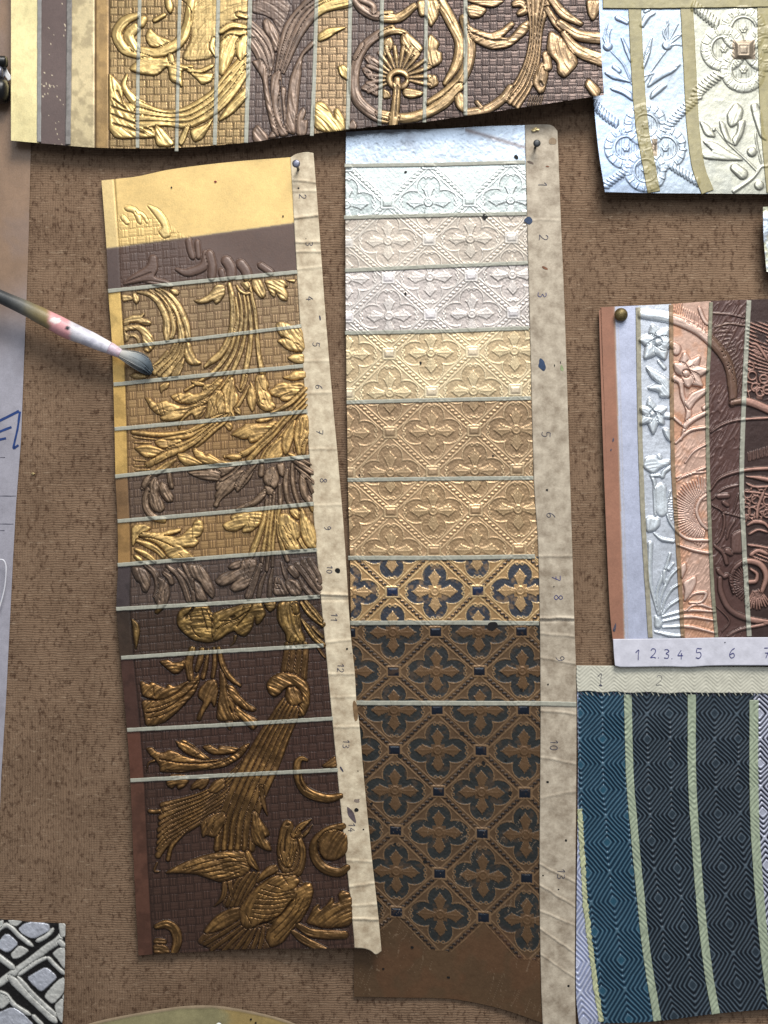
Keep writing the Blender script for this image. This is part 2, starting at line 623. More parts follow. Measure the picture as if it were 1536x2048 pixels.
def coons(top, bottom, left, right, step):
    """px boundary polylines (top/bottom run left to right, left/right run top to bottom)"""
    T, B, Lf, R = [smooth_open(parse(s), 4) for s in (top, bottom, left, right)]
    ln = lambda p: np.linalg.norm(np.diff(p, axis=0), axis=1).sum()
    nu = int(max(ln(T), ln(B)) / step) + 1
    nv = int(max(ln(Lf), ln(R)) / step) + 1
    T, B, Lf, R = resample(T, nu), resample(B, nu), resample(Lf, nv), resample(R, nv)
    Lf[0], Lf[-1], R[0], R[-1] = T[0], B[0], T[-1], B[-1]
    s = np.linspace(0, 1, nu)[None, :, None]
    t = np.linspace(0, 1, nv)[:, None, None]
    P = ((1 - t) * T[None] + t * B[None] + (1 - s) * Lf[:, None] + s * R[:, None]
         - ((1 - s) * (1 - t) * T[0] + s * (1 - t) * T[-1] + (1 - s) * t * B[0] + s * t * B[-1]))
    return P[..., 0], P[..., 1]


def to_world(U, Vv, D):
    X, Y, Z = pt(U, Vv, D)
    return np.stack([X, np.broadcast_to(Y, np.shape(X)), Z], -1)


def sheet(root, U, Vv, depth, H, rgb, met, rou, band, mid, names, band_names, thick=5.0, min_faces=40, ground='finish_band', soft=0):
    """cut one pressed sheet into its finish bands (parts) and the motifs in each band (sub-parts)"""
    nv, nu = U.shape
    if soft:                       # pressed leather: the relief swells out of the sheet
        H = H * 0.86 + 0.26 * blur2(np.maximum(H, 0), soft) + 0.14 * blur2(np.maximum(H, 0), 1)
    W = to_world(U, Vv, depth + H)
    # normals from the whole surface, so that neighbouring pieces shade as one sheet
    du = np.gradient(W, axis=1)
    dv = np.gradient(W, axis=0)
    Nn = np.cross(dv, du)
    Nn /= np.linalg.norm(Nn, axis=-1, keepdims=True) + 1e-15
    if Nn[..., 1].mean() > 0:
        Nn = -Nn
    Wf, Nf = W.reshape(-1, 3), Nn.reshape(-1, 3)
    F = grid_faces(nu, nv)
    fb = band.ravel()[F[:, 0]]
    fm = mid.ravel()[F].max(1)
    key = fb * 100000 + fm
    keys, inv, cnt = np.unique(key, return_inverse=True, return_counts=True)
    for k, c in zip(keys, cnt):            # crumbs join their band
        if c < min_faces and k % 100000:
            fm[key == k] = 0
    fin = mute(rgb.reshape(-1, 3), 0.13)
    she = np.stack([met.ravel(), rou.ravel(), np.zeros(met.size)], 1)

    def piece(name, sel, parent, label=None):
        f = F[sel]
        vi, fi = np.unique(f.ravel(), return_inverse=True)
        return mesh_obj(name, Wf[vi], fi.reshape(-1, 4), M_LEAF, parent, {'finish': fin[vi], 'sheen': she[vi]}, Nf[vi], label=label)

    bands = {}
    for bi in np.unique(fb):
        sel = (fb == bi)
        g = sel & (fm == 0)
        if not g.any():
            g = sel
        nm = band_names[bi] if bi < len(band_names) else None
        bo = piece(ground, g, root, nm)
        bands[bi] = bo
        if g is sel:
            continue
        for mi in np.unique(fm[sel]):
            if mi:
                piece(names[mi], sel & (fm == mi), bo)
    # the cut edge and the back of the sheet
    ring = np.r_[np.arange(nu), np.arange(1, nv) * nu + nu - 1, (nv - 1) * nu + np.arange(nu - 2, -1, -1), np.arange(nv - 2, 0, -1) * nu]
    fr = Wf[ring]
    Db = (depth - thick)
    Bk = to_world(U, Vv, Db).reshape(-1, 3)
    bk = Bk[ring]
    n = len(ring)
    ii = np.arange(n)
    Fr = np.stack([ii, (ii + 1) % n, (ii + 1) % n + n, ii + n], 1)
    cu, cv = np.linspace(0, nu - 1, 14).astype(int), np.linspace(0, nv - 1, 30).astype(int)
    bg = to_world(U[np.ix_(cv, cu)], Vv[np.ix_(cv, cu)], np.broadcast_to(Db, U.shape)[np.ix_(cv, cu)]).reshape(-1, 3)
    Vr = np.vstack([fr, bk, bg])
    Fr = np.vstack([Fr, grid_faces(len(cu), len(cv)) + 2 * n])
    mesh_obj('leather_edge', Vr, Fr, M_RIM, root)
    return bands


def ribbon(root, name, pts, width, surf, mat, lift=1.3, step=1.6, label=None, wob=0.35, thick=True, seed=0, ragged=0.0):
    """a strip of tape or ink following px points; surf(U,V) gives the depth below it"""
    q = resample(smooth_open(np.asarray(pts, float), 2), 0 + max(4, int(np.linalg.norm(np.diff(np.asarray(pts, float), axis=0), axis=1).sum() / step)))
    t = np.gradient(q, axis=0)
    t /= np.linalg.norm(t, axis=1)[:, None] + 1e-9
    nrm = np.stack([-t[:, 1], t[:, 0]], 1)
    m = max(2, int(width / step) + 1)
    L = np.arange(len(q)) * step
    wl = width / 2 + wob * (vnoise(L, L * 0, 9, 300 + seed) - 0.5) * 2 + ragged * (vnoise(L, L * 0, 3, 310 + seed) - 0.5) * 2
    wr = width / 2 + wob * (vnoise(L, L * 0 + 50, 9, 301 + seed) - 0.5) * 2 + ragged * (vnoise(L, L * 0 + 9, 3, 311 + seed) - 0.5) * 2
    s = np.linspace(-1, 1, m)
    off = np.where(s[None] < 0, s[None] * wl[:, None], s[None] * wr[:, None])
    Q = q[:, None] + nrm[:, None] * off[..., None]
    U, Vv = Q[..., 0], Q[..., 1]
    D = surf(U, Vv) + lift
    W = to_world(U, Vv, D)
    nv, nu = U.shape
    V3 = W.reshape(-1, 3)
    F = grid_faces(nu, nv)
    if thick:
        ring = np.r_[np.arange(nu), np.arange(1, nv) * nu + nu - 1, (nv - 1) * nu + np.arange(nu - 2, -1, -1), np.arange(nv - 2, 0, -1) * nu]
        lo = to_world(U, Vv, D - lift * 0.9).reshape(-1, 3)[ring]
        b = len(V3)
        n = len(ring)
        ii = np.arange(n)
        F = np.vstack([F, np.stack([ring, ring[(ii + 1) % n], b + (ii + 1) % n, b + ii], 1)])
        V3 = np.vstack([V3, lo])
    return mesh_obj(name, V3, F, mat, root, label=label)


GLYPH = {
    '0': ['.3,1 .08,.8 .02,.45 .12,.1 .32,0 .5,.2 .55,.55 .45,.88 .3,1'], '1': ['.05,.72 .35,1 .33,.5 .35,0'],
    '2': ['0,.78 .15,1 .42,.98 .52,.74 .36,.4 0,.02 .3,.06 .6,0'], '3': ['0,.95 .3,1 .5,.8 .2,.55 .5,.38 .4,.05 0,.06'],
    '4': ['.35,1 .15,.65 .02,.4 .3,.4 .6,.42', '.42,.68 .4,.3 .42,0'], '5': ['.55,1 .3,.98 .1,1 .06,.6 .4,.62 .52,.32 .32,.02 0,.08'],
    '6': ['.5,1 .2,.75 .02,.3 .22,0 .5,.18 .38,.48 .06,.32'], '7': ['0,.98 .3,1 .56,.98 .4,.5 .22,0', '.1,.5 .3,.5 .52,.54'],
    '8': ['.3,.52 .06,.76 .3,1 .5,.76 .3,.5 .02,.24 .3,0 .55,.24 .3,.52'], '9': ['.5,.76 .26,1 .05,.76 .26,.52 .5,.76 .48,.3 .2,0'],
    '.': ['.1,.05 .16,.0']}


def number(root, text, cx, cy, size, surf, mat, rot=90.0, weight=1.5, name='handwritten_number', lift=0.7):
    """pen strokes of a written number centred at a px; rot=90 turns it clockwise"""
    adv = 0.75
    wd = adv * len(text) - 0.15
    a = math.radians(rot)
    Vs, Fs, n0 = [], [], 0
    for k, ch in enumerate(text):
        for sk, g in enumerate(GLYPH[ch]):
            p = parse(g)
            p[:, 0] += k * adv - wd / 2
            p[:, 1] -= 0.5
            p = p * size
            x, y = p[:, 0], -p[:, 1]
            Q = np.stack([cx + x * math.cos(a) - y * math.sin(a), cy + x * math.sin(a) + y * math.cos(a)], 1)
            q = smooth_open(Q, 1.0)
            t = np.gradient(q, axis=0)
            t /= np.linalg.norm(t, axis=1)[:, None] + 1e-9
            nr = np.stack([-t[:, 1], t[:, 0]], 1)
            hw = weight * 0.85 / 2 * (0.7 + 0.6 * vnoise(np.arange(len(q)) * 1.0, np.full(len(q), k * 7.0 + sk), 5, 77))
            E = np.stack([q - nr * hw[:, None], q + nr * hw[:, None]], 1)
            W = to_world(E[..., 0], E[..., 1], surf(E[..., 0], E[..., 1]) + lift)
            Vs.append(W.reshape(-1, 3))
            Fs.append(grid_faces(2, len(q)) + n0)
            n0 += len(q) * 2
    return mesh_obj(name, np.vstack(Vs), np.vstack(Fs), mat, root)


def spot(root, name, cx, cy, rx, ry, surf, mat, lift=0.9, seed=0, ang=0.0, irr=0.25, label=None):
    """a small flat patch of irregular outline: a hole, a drip, a stain"""
    th = np.linspace(0, 2 * np.pi, 20, endpoint=False)
    rs = np.random.RandomState(seed + int(cx * 7 + cy))
    rr = 1 + irr * (np.interp(th, np.linspace(0, 2 * np.pi, 9), np.r_[(q := rs.uniform(-1, 1, 8)), q[0]]))
    x, y = np.cos(th) * rx * rr, np.sin(th) * ry * rr
    u, v = cx + x * math.cos(ang) - y * math.sin(ang), cy + x * math.sin(ang) + y * math.cos(ang)
    u, v = np.r_[cx, cx + (u - cx) * 0.6, u], np.r_[cy, cy + (v - cy) * 0.6, v]
    W = to_world(u, v, surf(u, v) + np.r_[lift, np.full(20, lift), np.full(20, lift * 0.6)])
    F = []
    for j in range(20):
        k = (j + 1) % 20
        F.append((1 + j, 1 + k, 21 + k, 21 + j))
    for j in range(0, 20, 2):
        F.append((0, 1 + (j + 2) % 20, 1 + j + 1, 1 + j))
    return mesh_obj(name, W, np.array(F), mat, root, label=label, normals=np.tile([0.0, -1.0, 0.0], (len(W), 1)))


def line_v(u, a, b):
    """v of the straight line a-b at u"""
    return a[1] + (u - a[0]) * (b[1] - a[1]) / (b[0] - a[0])


def poly_u(v, pts):
    p = np.array(pts, float)
    return np.interp(v, p[:, 1], p[:, 0])


def weave(U, Vv, size, slope, skew, x0, y0, lines=4):
    """pressed basket-weave: returns height, and 1 in the dark joints"""
    y = Vv + slope * (U - x0) + 1.2 * (vnoise(U, Vv, 60, 41) - 0.5)
    x = U - skew * (Vv - y0) + 1.2 * (vnoise(U, Vv, 60, 42) - 0.5)
    tx, ty = (x - x0) / size, (y - y0) / size
    ix, iy = np.floor(tx), np.floor(ty)
    fx, fy = tx - ix, ty - iy
    chk = ((ix + iy) % 2) < 0.5
    c = np.where(chk, fx, fy)
    ridg = 0.5 + 0.5 * np.cos(2 * np.pi * c * lines)
    edge = np.minimum(np.minimum(fx, 1 - fx), np.minimum(fy, 1 - fy)) * size
    joint = 1 - sstep(edge, 0.2, 1.2)
    h = np.where(chk, 1.0, 0.55) * ridg - 1.5 * joint
    return h, joint, ridg, chk, fbm(ix * 13.7, iy * 7.3, 1.0, 55, 1)


def wavy(U, Vv, amp, scale, seed):
    return amp * (fbm(U, Vv, scale, seed, 2) - 0.5) * 2
# ================================================================= the setting
wallm = plain('pinboard', (150, 132, 112), 0.9, mott=0.2, scale=40)
x0, _, z0 = pt(-500, 2500, 0)
x1, _, z1 = pt(2036, -450, 0)
o = mesh_obj('wall', [(x0, 0.006, z0), (x1, 0.006, z0), (x1, 0.006, z1), (x0, 0.006, z1)], [(0, 1, 2, 3)], wallm)
tag(o, kind='structure')

# brown cloth stretched over the wall; its left side ends in a raw edge
CL = [(62, -400), (62, 290), (54, 520), (46, 720), (40, 880), (30, 1010), (24, 1120), (10, 1400), (0, 1560), (-8, 1750), (-14, 2480)]
cv = np.linspace(-400, 2480, 420)
cu = np.linspace(0, 1, 240)
lu = poly_u(cv, CL) + 1.2 * (vnoise(cv, cv * 0, 6, 9) - 0.5)
Uc = lu[:, None] + (2000 - lu[:, None]) * cu[None]
Vc = np.broadcast_to(cv[:, None], Uc.shape)
CLOTH_D = lambda U, Vv: 2.0 + wavy(U, Vv, 1.6, 260, 3) + wavy(U, Vv, 0.5, 50, 5)
W = to_world(Uc, Vc, CLOTH_D(Uc, Vc))
o = mesh_obj('hessian_cloth', W.reshape(-1, 3), grid_faces(240, 420), M_CLOTH)
tag(o, 'coarse brown woven cloth stretched over the wall behind all the samples', 'cloth')

# lilac-grey sheet at the left with marker writing
SH = [(64, -400), (62, 290), (56, 520), (48, 720), (42, 880), (32, 1010), (26, 1120), (12, 1400), (2, 1560), (-6, 1750), (-12, 2480)]
sv = np.linspace(-400, 2480, 240)
su = np.linspace(0, 1, 40)
ru = poly_u(sv, SH)
Us = -500 + (ru[:, None] + 500) * su[None]
Vs_ = np.broadcast_to(sv[:, None], Us.shape)
SHEET_D = lambda U, Vv: 6.5 + wavy(U, Vv, 1.5, 300, 21) - 5 * sstep(Vv, 900, 1500) * sstep(U, -30, 30)
W = to_world(Us, Vs_, SHEET_D(Us, Vs_))
tn = sstep(Vs_ + 120 * (fbm(Us, Vs_, 150, 23, 3) - 0.5) + 0.8 * Us, 520, 760)[..., None]  # tan above, lilac below: glare on the plastic put into the colour
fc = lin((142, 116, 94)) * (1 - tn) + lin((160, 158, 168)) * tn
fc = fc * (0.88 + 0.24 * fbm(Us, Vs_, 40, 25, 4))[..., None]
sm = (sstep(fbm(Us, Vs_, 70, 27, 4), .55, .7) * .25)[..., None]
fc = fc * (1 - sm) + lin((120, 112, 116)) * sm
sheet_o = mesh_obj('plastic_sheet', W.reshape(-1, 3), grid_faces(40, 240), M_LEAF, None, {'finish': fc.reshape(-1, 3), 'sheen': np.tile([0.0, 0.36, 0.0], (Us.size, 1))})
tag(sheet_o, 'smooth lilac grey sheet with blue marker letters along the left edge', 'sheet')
wr = ribbon(sheet_o, 'marker_letter', [(-26, 852), (-4, 843), (38, 822)], 5.5, SHEET_D, M_MARKER, 0.5, thick=False, label='blue marker letter E')
for q in ([(-20, 871), (0, 863), (23, 854)], [(-20, 884), (0, 879), (12, 876.5)], [(-26, 850), (-22, 870), (-20, 886)]):
    ribbon(wr, 'pen_stroke', q, 5.0, SHEET_D, M_MARKER, 0.55, thick=False)
ribbon(sheet_o, 'marker_letter', [(40, 823), (35, 858), (27, 895), (31, 894), (37, 890)], 4.5, SHEET_D, M_MARKER, 0.5, thick=False, label='blue marker letter L')
for (a, y) in ((10, 915), (32, 992), (27, 1048), (9, 1061)):
    ribbon(sheet_o, 'pencil_line', [(-60, y + 1), (-20, y), (a, y)], 1.3, SHEET_D, M_INK, 0.4, thick=False)

# ================================================================= long scroll panel (left)
R = Relief()
# --- border, drawn first
LB = [(203, 361), (213, 495), (217, 590), (224, 690), (229, 858), (231, 953), (235, 1042), (236, 1130), (233, 1219), (241, 1316), (254, 1463), (261, 1565), (268, 1740), (277, 1911)]
# --- plain gold and brown bands at the top
R.motif('acanthus_leaf')
R.hs = 0.45
R.P('A', '325,375 400,405 450,470 478,570 430,585 395,540 430,515 365,425', 5, 6)
R.S('A', '190,395 250,415 285,490', 18, 5); R.S('A', '170,450 205,490', 16, 4); R.S('A', '260,420 300,440 330,490', 10, 3)
R.hs = 0.65
R.motif('acanthus_leaf')
R.P('A', '165,880 230,820 330,760 345,690 385,695 395,780 365,830 450,850 492,890 400,885 300,855', 6, 6)
R.G('A', '170,870 260,835 350,800', 5); R.G('A', '230,880 330,855 450,870', 5)
R.motif('acanthus_leaf')
R.S('A', '510,780 580,800 680,760 690,680', [10, 28, 30, 20], 5); R.S('A', '585,590 595,650 615,710', 22, 5); R.S('A', '640,600 650,710', 18, 5)
R.S('A', '715,670 735,760 730,840', 28, 6)
R.motif('acanthus_leaf')
R.S('A', '815,715 850,770 855,830', 34, 6); R.S('A', '905,735 945,790 960,840', 32, 6); R.S('A', '1030,750 1110,805', 22, 5); R.S('A', '790,785 805,845', 22, 5)
R.hs = 0.8
# --- window a
R.motif('bud')
R.P('a', '160,205 290,220 320,270 250,285 180,300', 4, 5); R.P('a', '318,195 345,178 400,235 405,290 370,332 335,300', 6, 5)
R.motif('dragon_leaf')
R.P('a', '185,560 300,500 400,495 490,460 440,535 530,550 580,600 545,634 470,622 400,592 280,590 240,640 190,640', 6, 6)
R.P('a', '185,650 250,640 400,630 480,660 540,710 590,780 622,870 615,930 545,1010 475,985 500,930 455,890 460,810 430,730 380,690 240,700 185,740', 6.5, 7)
R.S('a', '195,850 230,790 330,770 385,810 405,870', [18, 24, 26, 30, 24], 5)
R.P('a', '190,700 240,760 270,780 260,840 195,870', 4, 6)
R.motif('scroll_stem')
R.S('a', '390,170 540,200 660,290 740,420 790,560 790,700 800,820', [18, 34, 40, 45, 50, 55, 40], 5.5)
R.S('a', '560,150 700,230 800,350 870,520 890,690 860,800', [22, 30, 34, 38, 40, 30], 6)
R.S('a', '700,140 800,190 920,320 1000,460 1060,620 1095,810', [26, 42, 50, 52, 52, 40], 8)
R.S('a', '640,130 760,220 880,380 950,560 990,720 1000,850', [16, 26, 34, 40, 45, 50], 6.5)
R.G('a', '870,410 920,520 935,640 925,760', 14); R.G('a', '600,160 720,270 800,370', 9)
R.F('a', '900,900 820,1040 660,1170 560,1260', '1040,900 1000,1060 900,1210 760,1350', 4, 6)
R.P('a', '1065,860 1120,880 1150,1000 1200,1110 1285,1160 1200,1188 1100,1172 1050,1110 1040,1040', 7, 8)
R.P('a', '1035,1085 1030,1180 965,1340 850,1360 900,1250 980,1150', 5.5, 6)
R.S('a', '800,1000 700,1120 600,1200', [22, 26, 14], 7)
R.P('a', '268,1330 350,1300 470,1310 540,1335 480,1372 340,1372', 5, 6)
R.P('c', '695,150 760,110 835,110 800,185 735,215 715,255 700,205', 4.5, 5)
R.motif('acanthus_leaf')
R.P('a', '1165,285 1260,275 1370,215 1450,120 1480,70 1606,70 1600,200 1540,290 1478,338 1440,270 1360,312 1240,325', 6, 7)
R.motif('acanthus_leaf')
R.P('a', '830,130 930,130 968,180 940,212 880,190', 5, 5)
# --- main stem, window b
R.motif('acanthus_stem')
R.S('b', '270,60 310,250 320,500 300,720 240,880 140,1040 0,1150 -66,1210', [32, 42, 42, 44, 46, 48, 52, 24], 6.5)
R.S('b', '360,250 390,500 355,740 290,950 190,1120 40,1290 -150,1420 -350,1540', [20, 24, 26, 28, 30, 30, 28, 20], 6)
R.S('b', '400,180 435,350 440,600 400,800 345,1000 240,1200 100,1400 -100,1560', [16, 22, 26, 26, 28, 30, 30, 26], 6)
R.S('b', '470,190 500,400 500,600 480,800 430,1000 350,1200 250,1400 110,1560', [16, 22, 26, 28, 32, 32, 34, 34], 6.5)
R.S('b', '520,200 550,400 575,650 565,850 540,1050 500,1250 440,1500', [18, 24, 30, 36, 40, 38, 28], 6.5)
R.S('b', '550,60 590,250 630,450 652,700 668,900 690,1100 735,1300', [22, 27, 27, 26, 30, 34, 44], 7)
R.S('b', '370,70 420,150 500,190 560,180', 22, 6); R.P('b', '420,40 550,20 550,100 510,150', 4, 6)
R.G('b', '480,960 470,1040', 12); R.G('b', '90,1180 0,1240', 18, 4); R.G('b', '325,300 340,620', 6)
R.motif('acanthus_leaf')
R.P('b', '590,0 700,-10 750,80 780,200 730,262 660,200 620,150 588,80', 6, 7)
R.P('b', '760,0 1020,-10 1092,85 1030,95 1082,180 1078,292 990,270 940,200 912,130 905,238 860,210 810,110', 6, 8)
R.P('b', '1055,0 1190,-10 1180,36', 4, 4)
R.motif('acanthus_leaf')
R.P('b', '928,620 960,588 1040,590 1110,620 1280,660 1330,1000 1130,992 1040,940 1000,890 938,855 1000,818 1060,830 980,770 940,700', 7, 8)
R.G('b', '1020,790 1115,838', 13); R.G('b', '1180,880 1240,900', 9)
R.P('b', '1078,1090 1150,1042 1310,1030 1320,1165 1180,1152', 6, 7)
R.P('b', '1008,1362 1100,1330 1180,1270 1340,1275 1340,1370 1150,1402', 6, 7)
# --- windows c and d
R.motif('acanthus_leaf')
R.P('d', '830,210 890,180 950,120 1030,105 1180,115 1280,90 1340,180 1200,300 1100,362 1000,356 970,310 880,292 835,250', 6.5, 8)
R.G('d', '975,310 1050,270 1140,240', 9)
R.motif('acanthus_leaf')
R.P('d', '660,0 760,0 790,70 822,130 792,220 852,290 862,370 918,430 880,492 770,502 690,452 640,350 630,200 640,60', 7, 9)
R.G('d', '670,60 720,180 780,230', 7); R.G('d', '650,100 660,250 690,380', 6); R.G('d', '740,340 770,345', 10); R.G('d', '720,400 745,415', 9)
R.P('d', '560,80 620,180 642,330 622,470 590,512 540,420 518,330 540,200', 6, 7)
R.motif('acanthus_leaf')
R.P('d', '340,60 350,200 412,340 330,470 330,530 352,595 130,572 98,440 130,280 220,120 300,30', 6.5, 9)
R.G('d', '110,500 110,330 200,150 260,90', 8); R.G('d', '350,60 350,160 420,240', 10); R.G('d', '200,260 190,400', 6); R.G('d', '280,240 260,420', 6)
R.S('d', '540,150 470,290 400,420 350,480', [14, 24, 26, 22], 7); R.P('d', '335,485 400,460 432,520 420,556 350,520', 6, 6)
R.P('d', '170,660 305,670 312,740 270,782 220,720', 5.5, 6)
R.S('d', '370,150 430,230 490,120 520,0', [14, 16, 18, 16], 5)
R.motif('acanthus_leaf')
R.P('c', '1128,80 1320,118 1332,150 1220,146 1150,112', 5, 5)
R.P('c', '1290,190 1340,130 1430,130 1536,20 1536,80 1400,170 1310,210', 4.5, 5)
R.P('c', '848,300 900,268 980,250 1050,266 1100,238 1160,276 1260,255 1400,180 1536,60 1580,60 1536,150 1400,285 1260,385 1100,402 990,392 900,350', 6.5, 8)
R.G('c', '940,260 960,330 1000,385', 6); R.G('c', '1130,390 1300,320 1450,190', 6)
R.P('c', '488,320 560,318 610,380 660,396 770,354 850,390 950,425 1070,440 1200,402 1400,302 1536,160 1536,250 1300,420 1100,505 1000,600 860,642 720,624 700,592 742,570 640,530 560,450 530,380', 7, 9)
R.G('c', '720,400 735,470 760,560', 7); R.G('c', '740,480 800,500', 6); R.G('c', '900,500 1100,470 1280,390 1480,240', 7); R.G('c', '640,390 670,450 700,540', 6)
R.motif('acanthus_leaf')
R.P('c', '1100,510 1250,440 1352,430 1300,560 1200,634 1150,520 1000,645 965,765 948,720 980,640', 5.5, 6)
R.P('c', '1370,330 1536,200 1580,300 1600,600 1320,610 1360,500', 5.5, 8)
R.G('c', '1500,260 1480,420 1520,560', 8); R.G('c', '1400,350 1450,480', 6); R.G('c', '1230,600 1330,460', 16)
R.motif('acanthus_fan')
R.S('c', '320,800 500,822 700,832 900,820 1100,790 1300,690 1480,600 1600,560', [30, 36, 34, 34, 36, 40, 36, 26], 6.5)
R.S('c', '640,905 900,880 1100,850 1300,770 1480,650 1640,560', [10, 30, 36, 36, 34, 22], 6)
R.P('c', '618,940 700,890 820,930 1000,895 1010,1010 820,1032 700,1012', 6.5, 8)
R.P('c', '338,1022 440,980 560,975 650,1010 790,1062 620,1142 500,1152 420,1092', 6.5, 8)
R.S('c', '800,1050 1000,980 1200,880 1400,720 1560,600', [30, 38, 36, 32, 20], 6)
R.S('c', '520,1255 640,1195 800,1110 1000,1040 1200,930 1400,770 1540,650', [42, 50, 48, 36, 32, 28, 20], 6.5)
R.S('c', '1185,1010 1300,920 1450,780 1590,670 1680,560', [20, 26, 26, 24, 20], 6.5)
for q in ('330,1185 510,1200', '330,1270 500,1272', '345,1330 560,1322', '320,862 480,885 650,900', '325,940 580,948'):
    R.S('c', q, 15, 4)
R.G('c', '800,930 805,1050 780,1140', 6); R.G('c', '630,1130 620,1260', 6)
R.S('c', '830,1290 925,1190', 13, 4); R.S('c', '885,1300 965,1225', 12, 4)
R.P('c', '620,1330 760,1230 900,1170 930,1180 780,1320 640,1420 560,1500 500,1600 420,1600 520,1430', 5, 6)
R.motif('acanthus_leaf')
R.P('c', '940,1100 1070,1090 1200,1170 1340,1240 1050,1268 960,1172', 6, 7)
R.P('c', '1150,1040 1190,1018 1250,1060 1300,1080 1340,1142 1382,1088 1450,1140 1550,1200 1690,1210 1720,1262 1330,1242 1200,1152', 7, 6)
R.motif('acanthus_leaf')
R.P('d', '290,842 370,760 460,722 500,674 800,688 900,640 960,660 860,760 700,905 560,952 530,882 450,892 330,842', 6.5, 8)
R.P('d', '630,642 700,610 890,598 820,640 700,662', 5, 5)
R.G('d', '540,940 530,880 560,860', 6)
R.motif('acanthus_fan')
R.S('d', '1340,190 1150,370 950,490 850,525', [30, 32, 32, 14], 7)
R.S('d', '1340,270 1160,470 1000,640 850,800 640,990 440,1110 215,1140', [24, 26, 28, 30, 36, 48, 30], 6.5)
R.S('d', '1350,340 1190,500 1050,660 880,850 700,1020 540,1190', [22, 24, 26, 28, 36, 44], 6)
R.S('d', '1350,420 1210,560 1100,720 950,900 800,1050 720,1190', [22, 24, 24, 26, 34, 40], 6)
R.P('d', '210,1132 270,1100 430,1095 440,1170 300,1182', 6, 6)
R.P('d', '738,1195 800,1080 880,960 1002,862 1002,1000 1015,1160', 6, 7)
R.P('d', '1015,860 1060,780 1200,610 1182,760 1162,880 1100,1060 1050,1122 1008,1020', 6, 7)
R.P('d', '1230,580 1370,545 1390,830 1290,1000 1265,1110 1222,1110 1178,900 1190,760', 5.5, 7)
R.S('d', '1360,900 1315,1000 1305,1110', 30, 5)
R.S('d', '1170,1000 1180,1080', 14, 4)
for q in ('1240,620 1260,760 1240,900', '1290,600 1310,760 1270,900', '1340,640 1340,780'):
    R.G('d', q, 6)
# --- band 8, windows e and f
R.motif('acanthus_leaf')
R.P('f', '10,260 20,180 120,100 330,0 420,10 330,160 240,290 120,370 60,440 30,522 -24,500 18,430 0,350 40,290', 6, 8)
R.P('f', '278,250 300,170 400,40 520,-60 570,-40 480,140 400,222 310,312', 5.5, 7)
R.P('d', '-60,1310 350,1262 450,1240 200,1402 0,1472 -110,1450', 5.5, 8)
R.P('e', '1080,30 1300,8 1440,0 1536,20 1536,145 1400,144 1280,122 1150,72', 5, 6)
R.S('d', '440,1250 300,1380 130,1480', 22, 5); R.S('d', '640,1250 500,1400 420,1536', [20, 34, 30], 5)
R.motif('acanthus_leaf')
R.P('f', '708,0 830,-60 892,100 882,200 830,268 760,230 700,200 678,130', 6.5, 8)
R.P('f', '698,220 780,240 828,290 812,352 740,342 688,290', 6, 7)
R.S('f', '655,-60 640,80', 42, 5); R.P('f', '860,-80 960,-100 975,20 945,98 900,60', 6, 7)
R.G('f', '800,80 780,160 770,230', 6)
R.motif('acanthus_leaf')
R.P('f', '288,540 400,470 520,430 620,330 692,258 718,340 600,480 300,562', 6, 7)
R.P('f', '108,770 170,720 242,705 218,650 300,614 480,590 672,580 650,700 600,780 500,862 380,872 402,790 290,858 160,842', 7, 9)
R.G('f', '390,800 430,770', 9); R.G('f', '480,600 470,820', 5); R.G('f', '560,590 540,800', 5)
R.motif('acanthus_stem')
R.S('f', '725,420 690,680 620,900 545,1090 490,1240', [24, 32, 40, 48, 40], 7)
R.S('f', '775,370 745,700 705,950 665,1150 640,1400', [20, 26, 28, 30, 26], 6)
R.S('f', '830,320 800,600 770,900 745,1150 720,1400', [18, 24, 26, 28, 26], 6)
R.S('f', '860,480 845,750 815,1000 805,1200 800,1350', [16, 22, 26, 26, 22], 6)
R.S('f', '905,210 912,450 885,650 890,880 940,1080 1010,1260', [28, 34, 24, 26, 30, 34], 6.5)
R.S('f', '1005,0 985,200 1015,400 1090,540 1150,640', [26, 38, 40, 38, 26], 6)
R.S('f', '1075,-80 1090,200 1150,420 1215,580', [22, 34, 36, 24], 6.5)
R.S('f', '1215,40 1225,200 1260,350 1325,440 1360,560', [28, 52, 55, 50, 28], 7)
R.S('f', '1135,-20 1135,180', 16, 4)
R.P('f', '900,620 1000,598 1080,680 1162,740 1192,860 1172,960 1122,960 1192,1080 1182,1125 1000,1115 955,1000 895,900', 7, 8)
for q in ('950,780 1000,880', '990,760 1040,860', '1040,770 1060,840', '960,960 1030,1060', '1010,920 1100,1060', '1060,900 1150,1040', '1040,960 1060,970'):
    R.G('f', q, 8)
R.P('f', '1036,560 1130,538 1182,600 1162,692 1080,642', 6, 7)
R.P('f', '1180,600 1222,535 1282,660 1400,800 1420,1095 1300,1082 1220,950 1188,800', 7, 9)
R.S('f', '1180,960 1230,1060 1280,1110', 30, 5)
R.motif('acanthus_leaf')
R.P('d', '1085,1100 1130,1092 1270,1160 1420,1240 1420,1275 1260,1215 1180,1185', 6, 6)
R.S('d', '1150,1190 1260,1250 1430,1360', [20, 42, 40], 6); R.S('d', '1200,1290 1320,1390 1440,1500', [16, 36, 34], 6)
R.S('f', '1290,130 1330,220 1370,330', 30, 5)
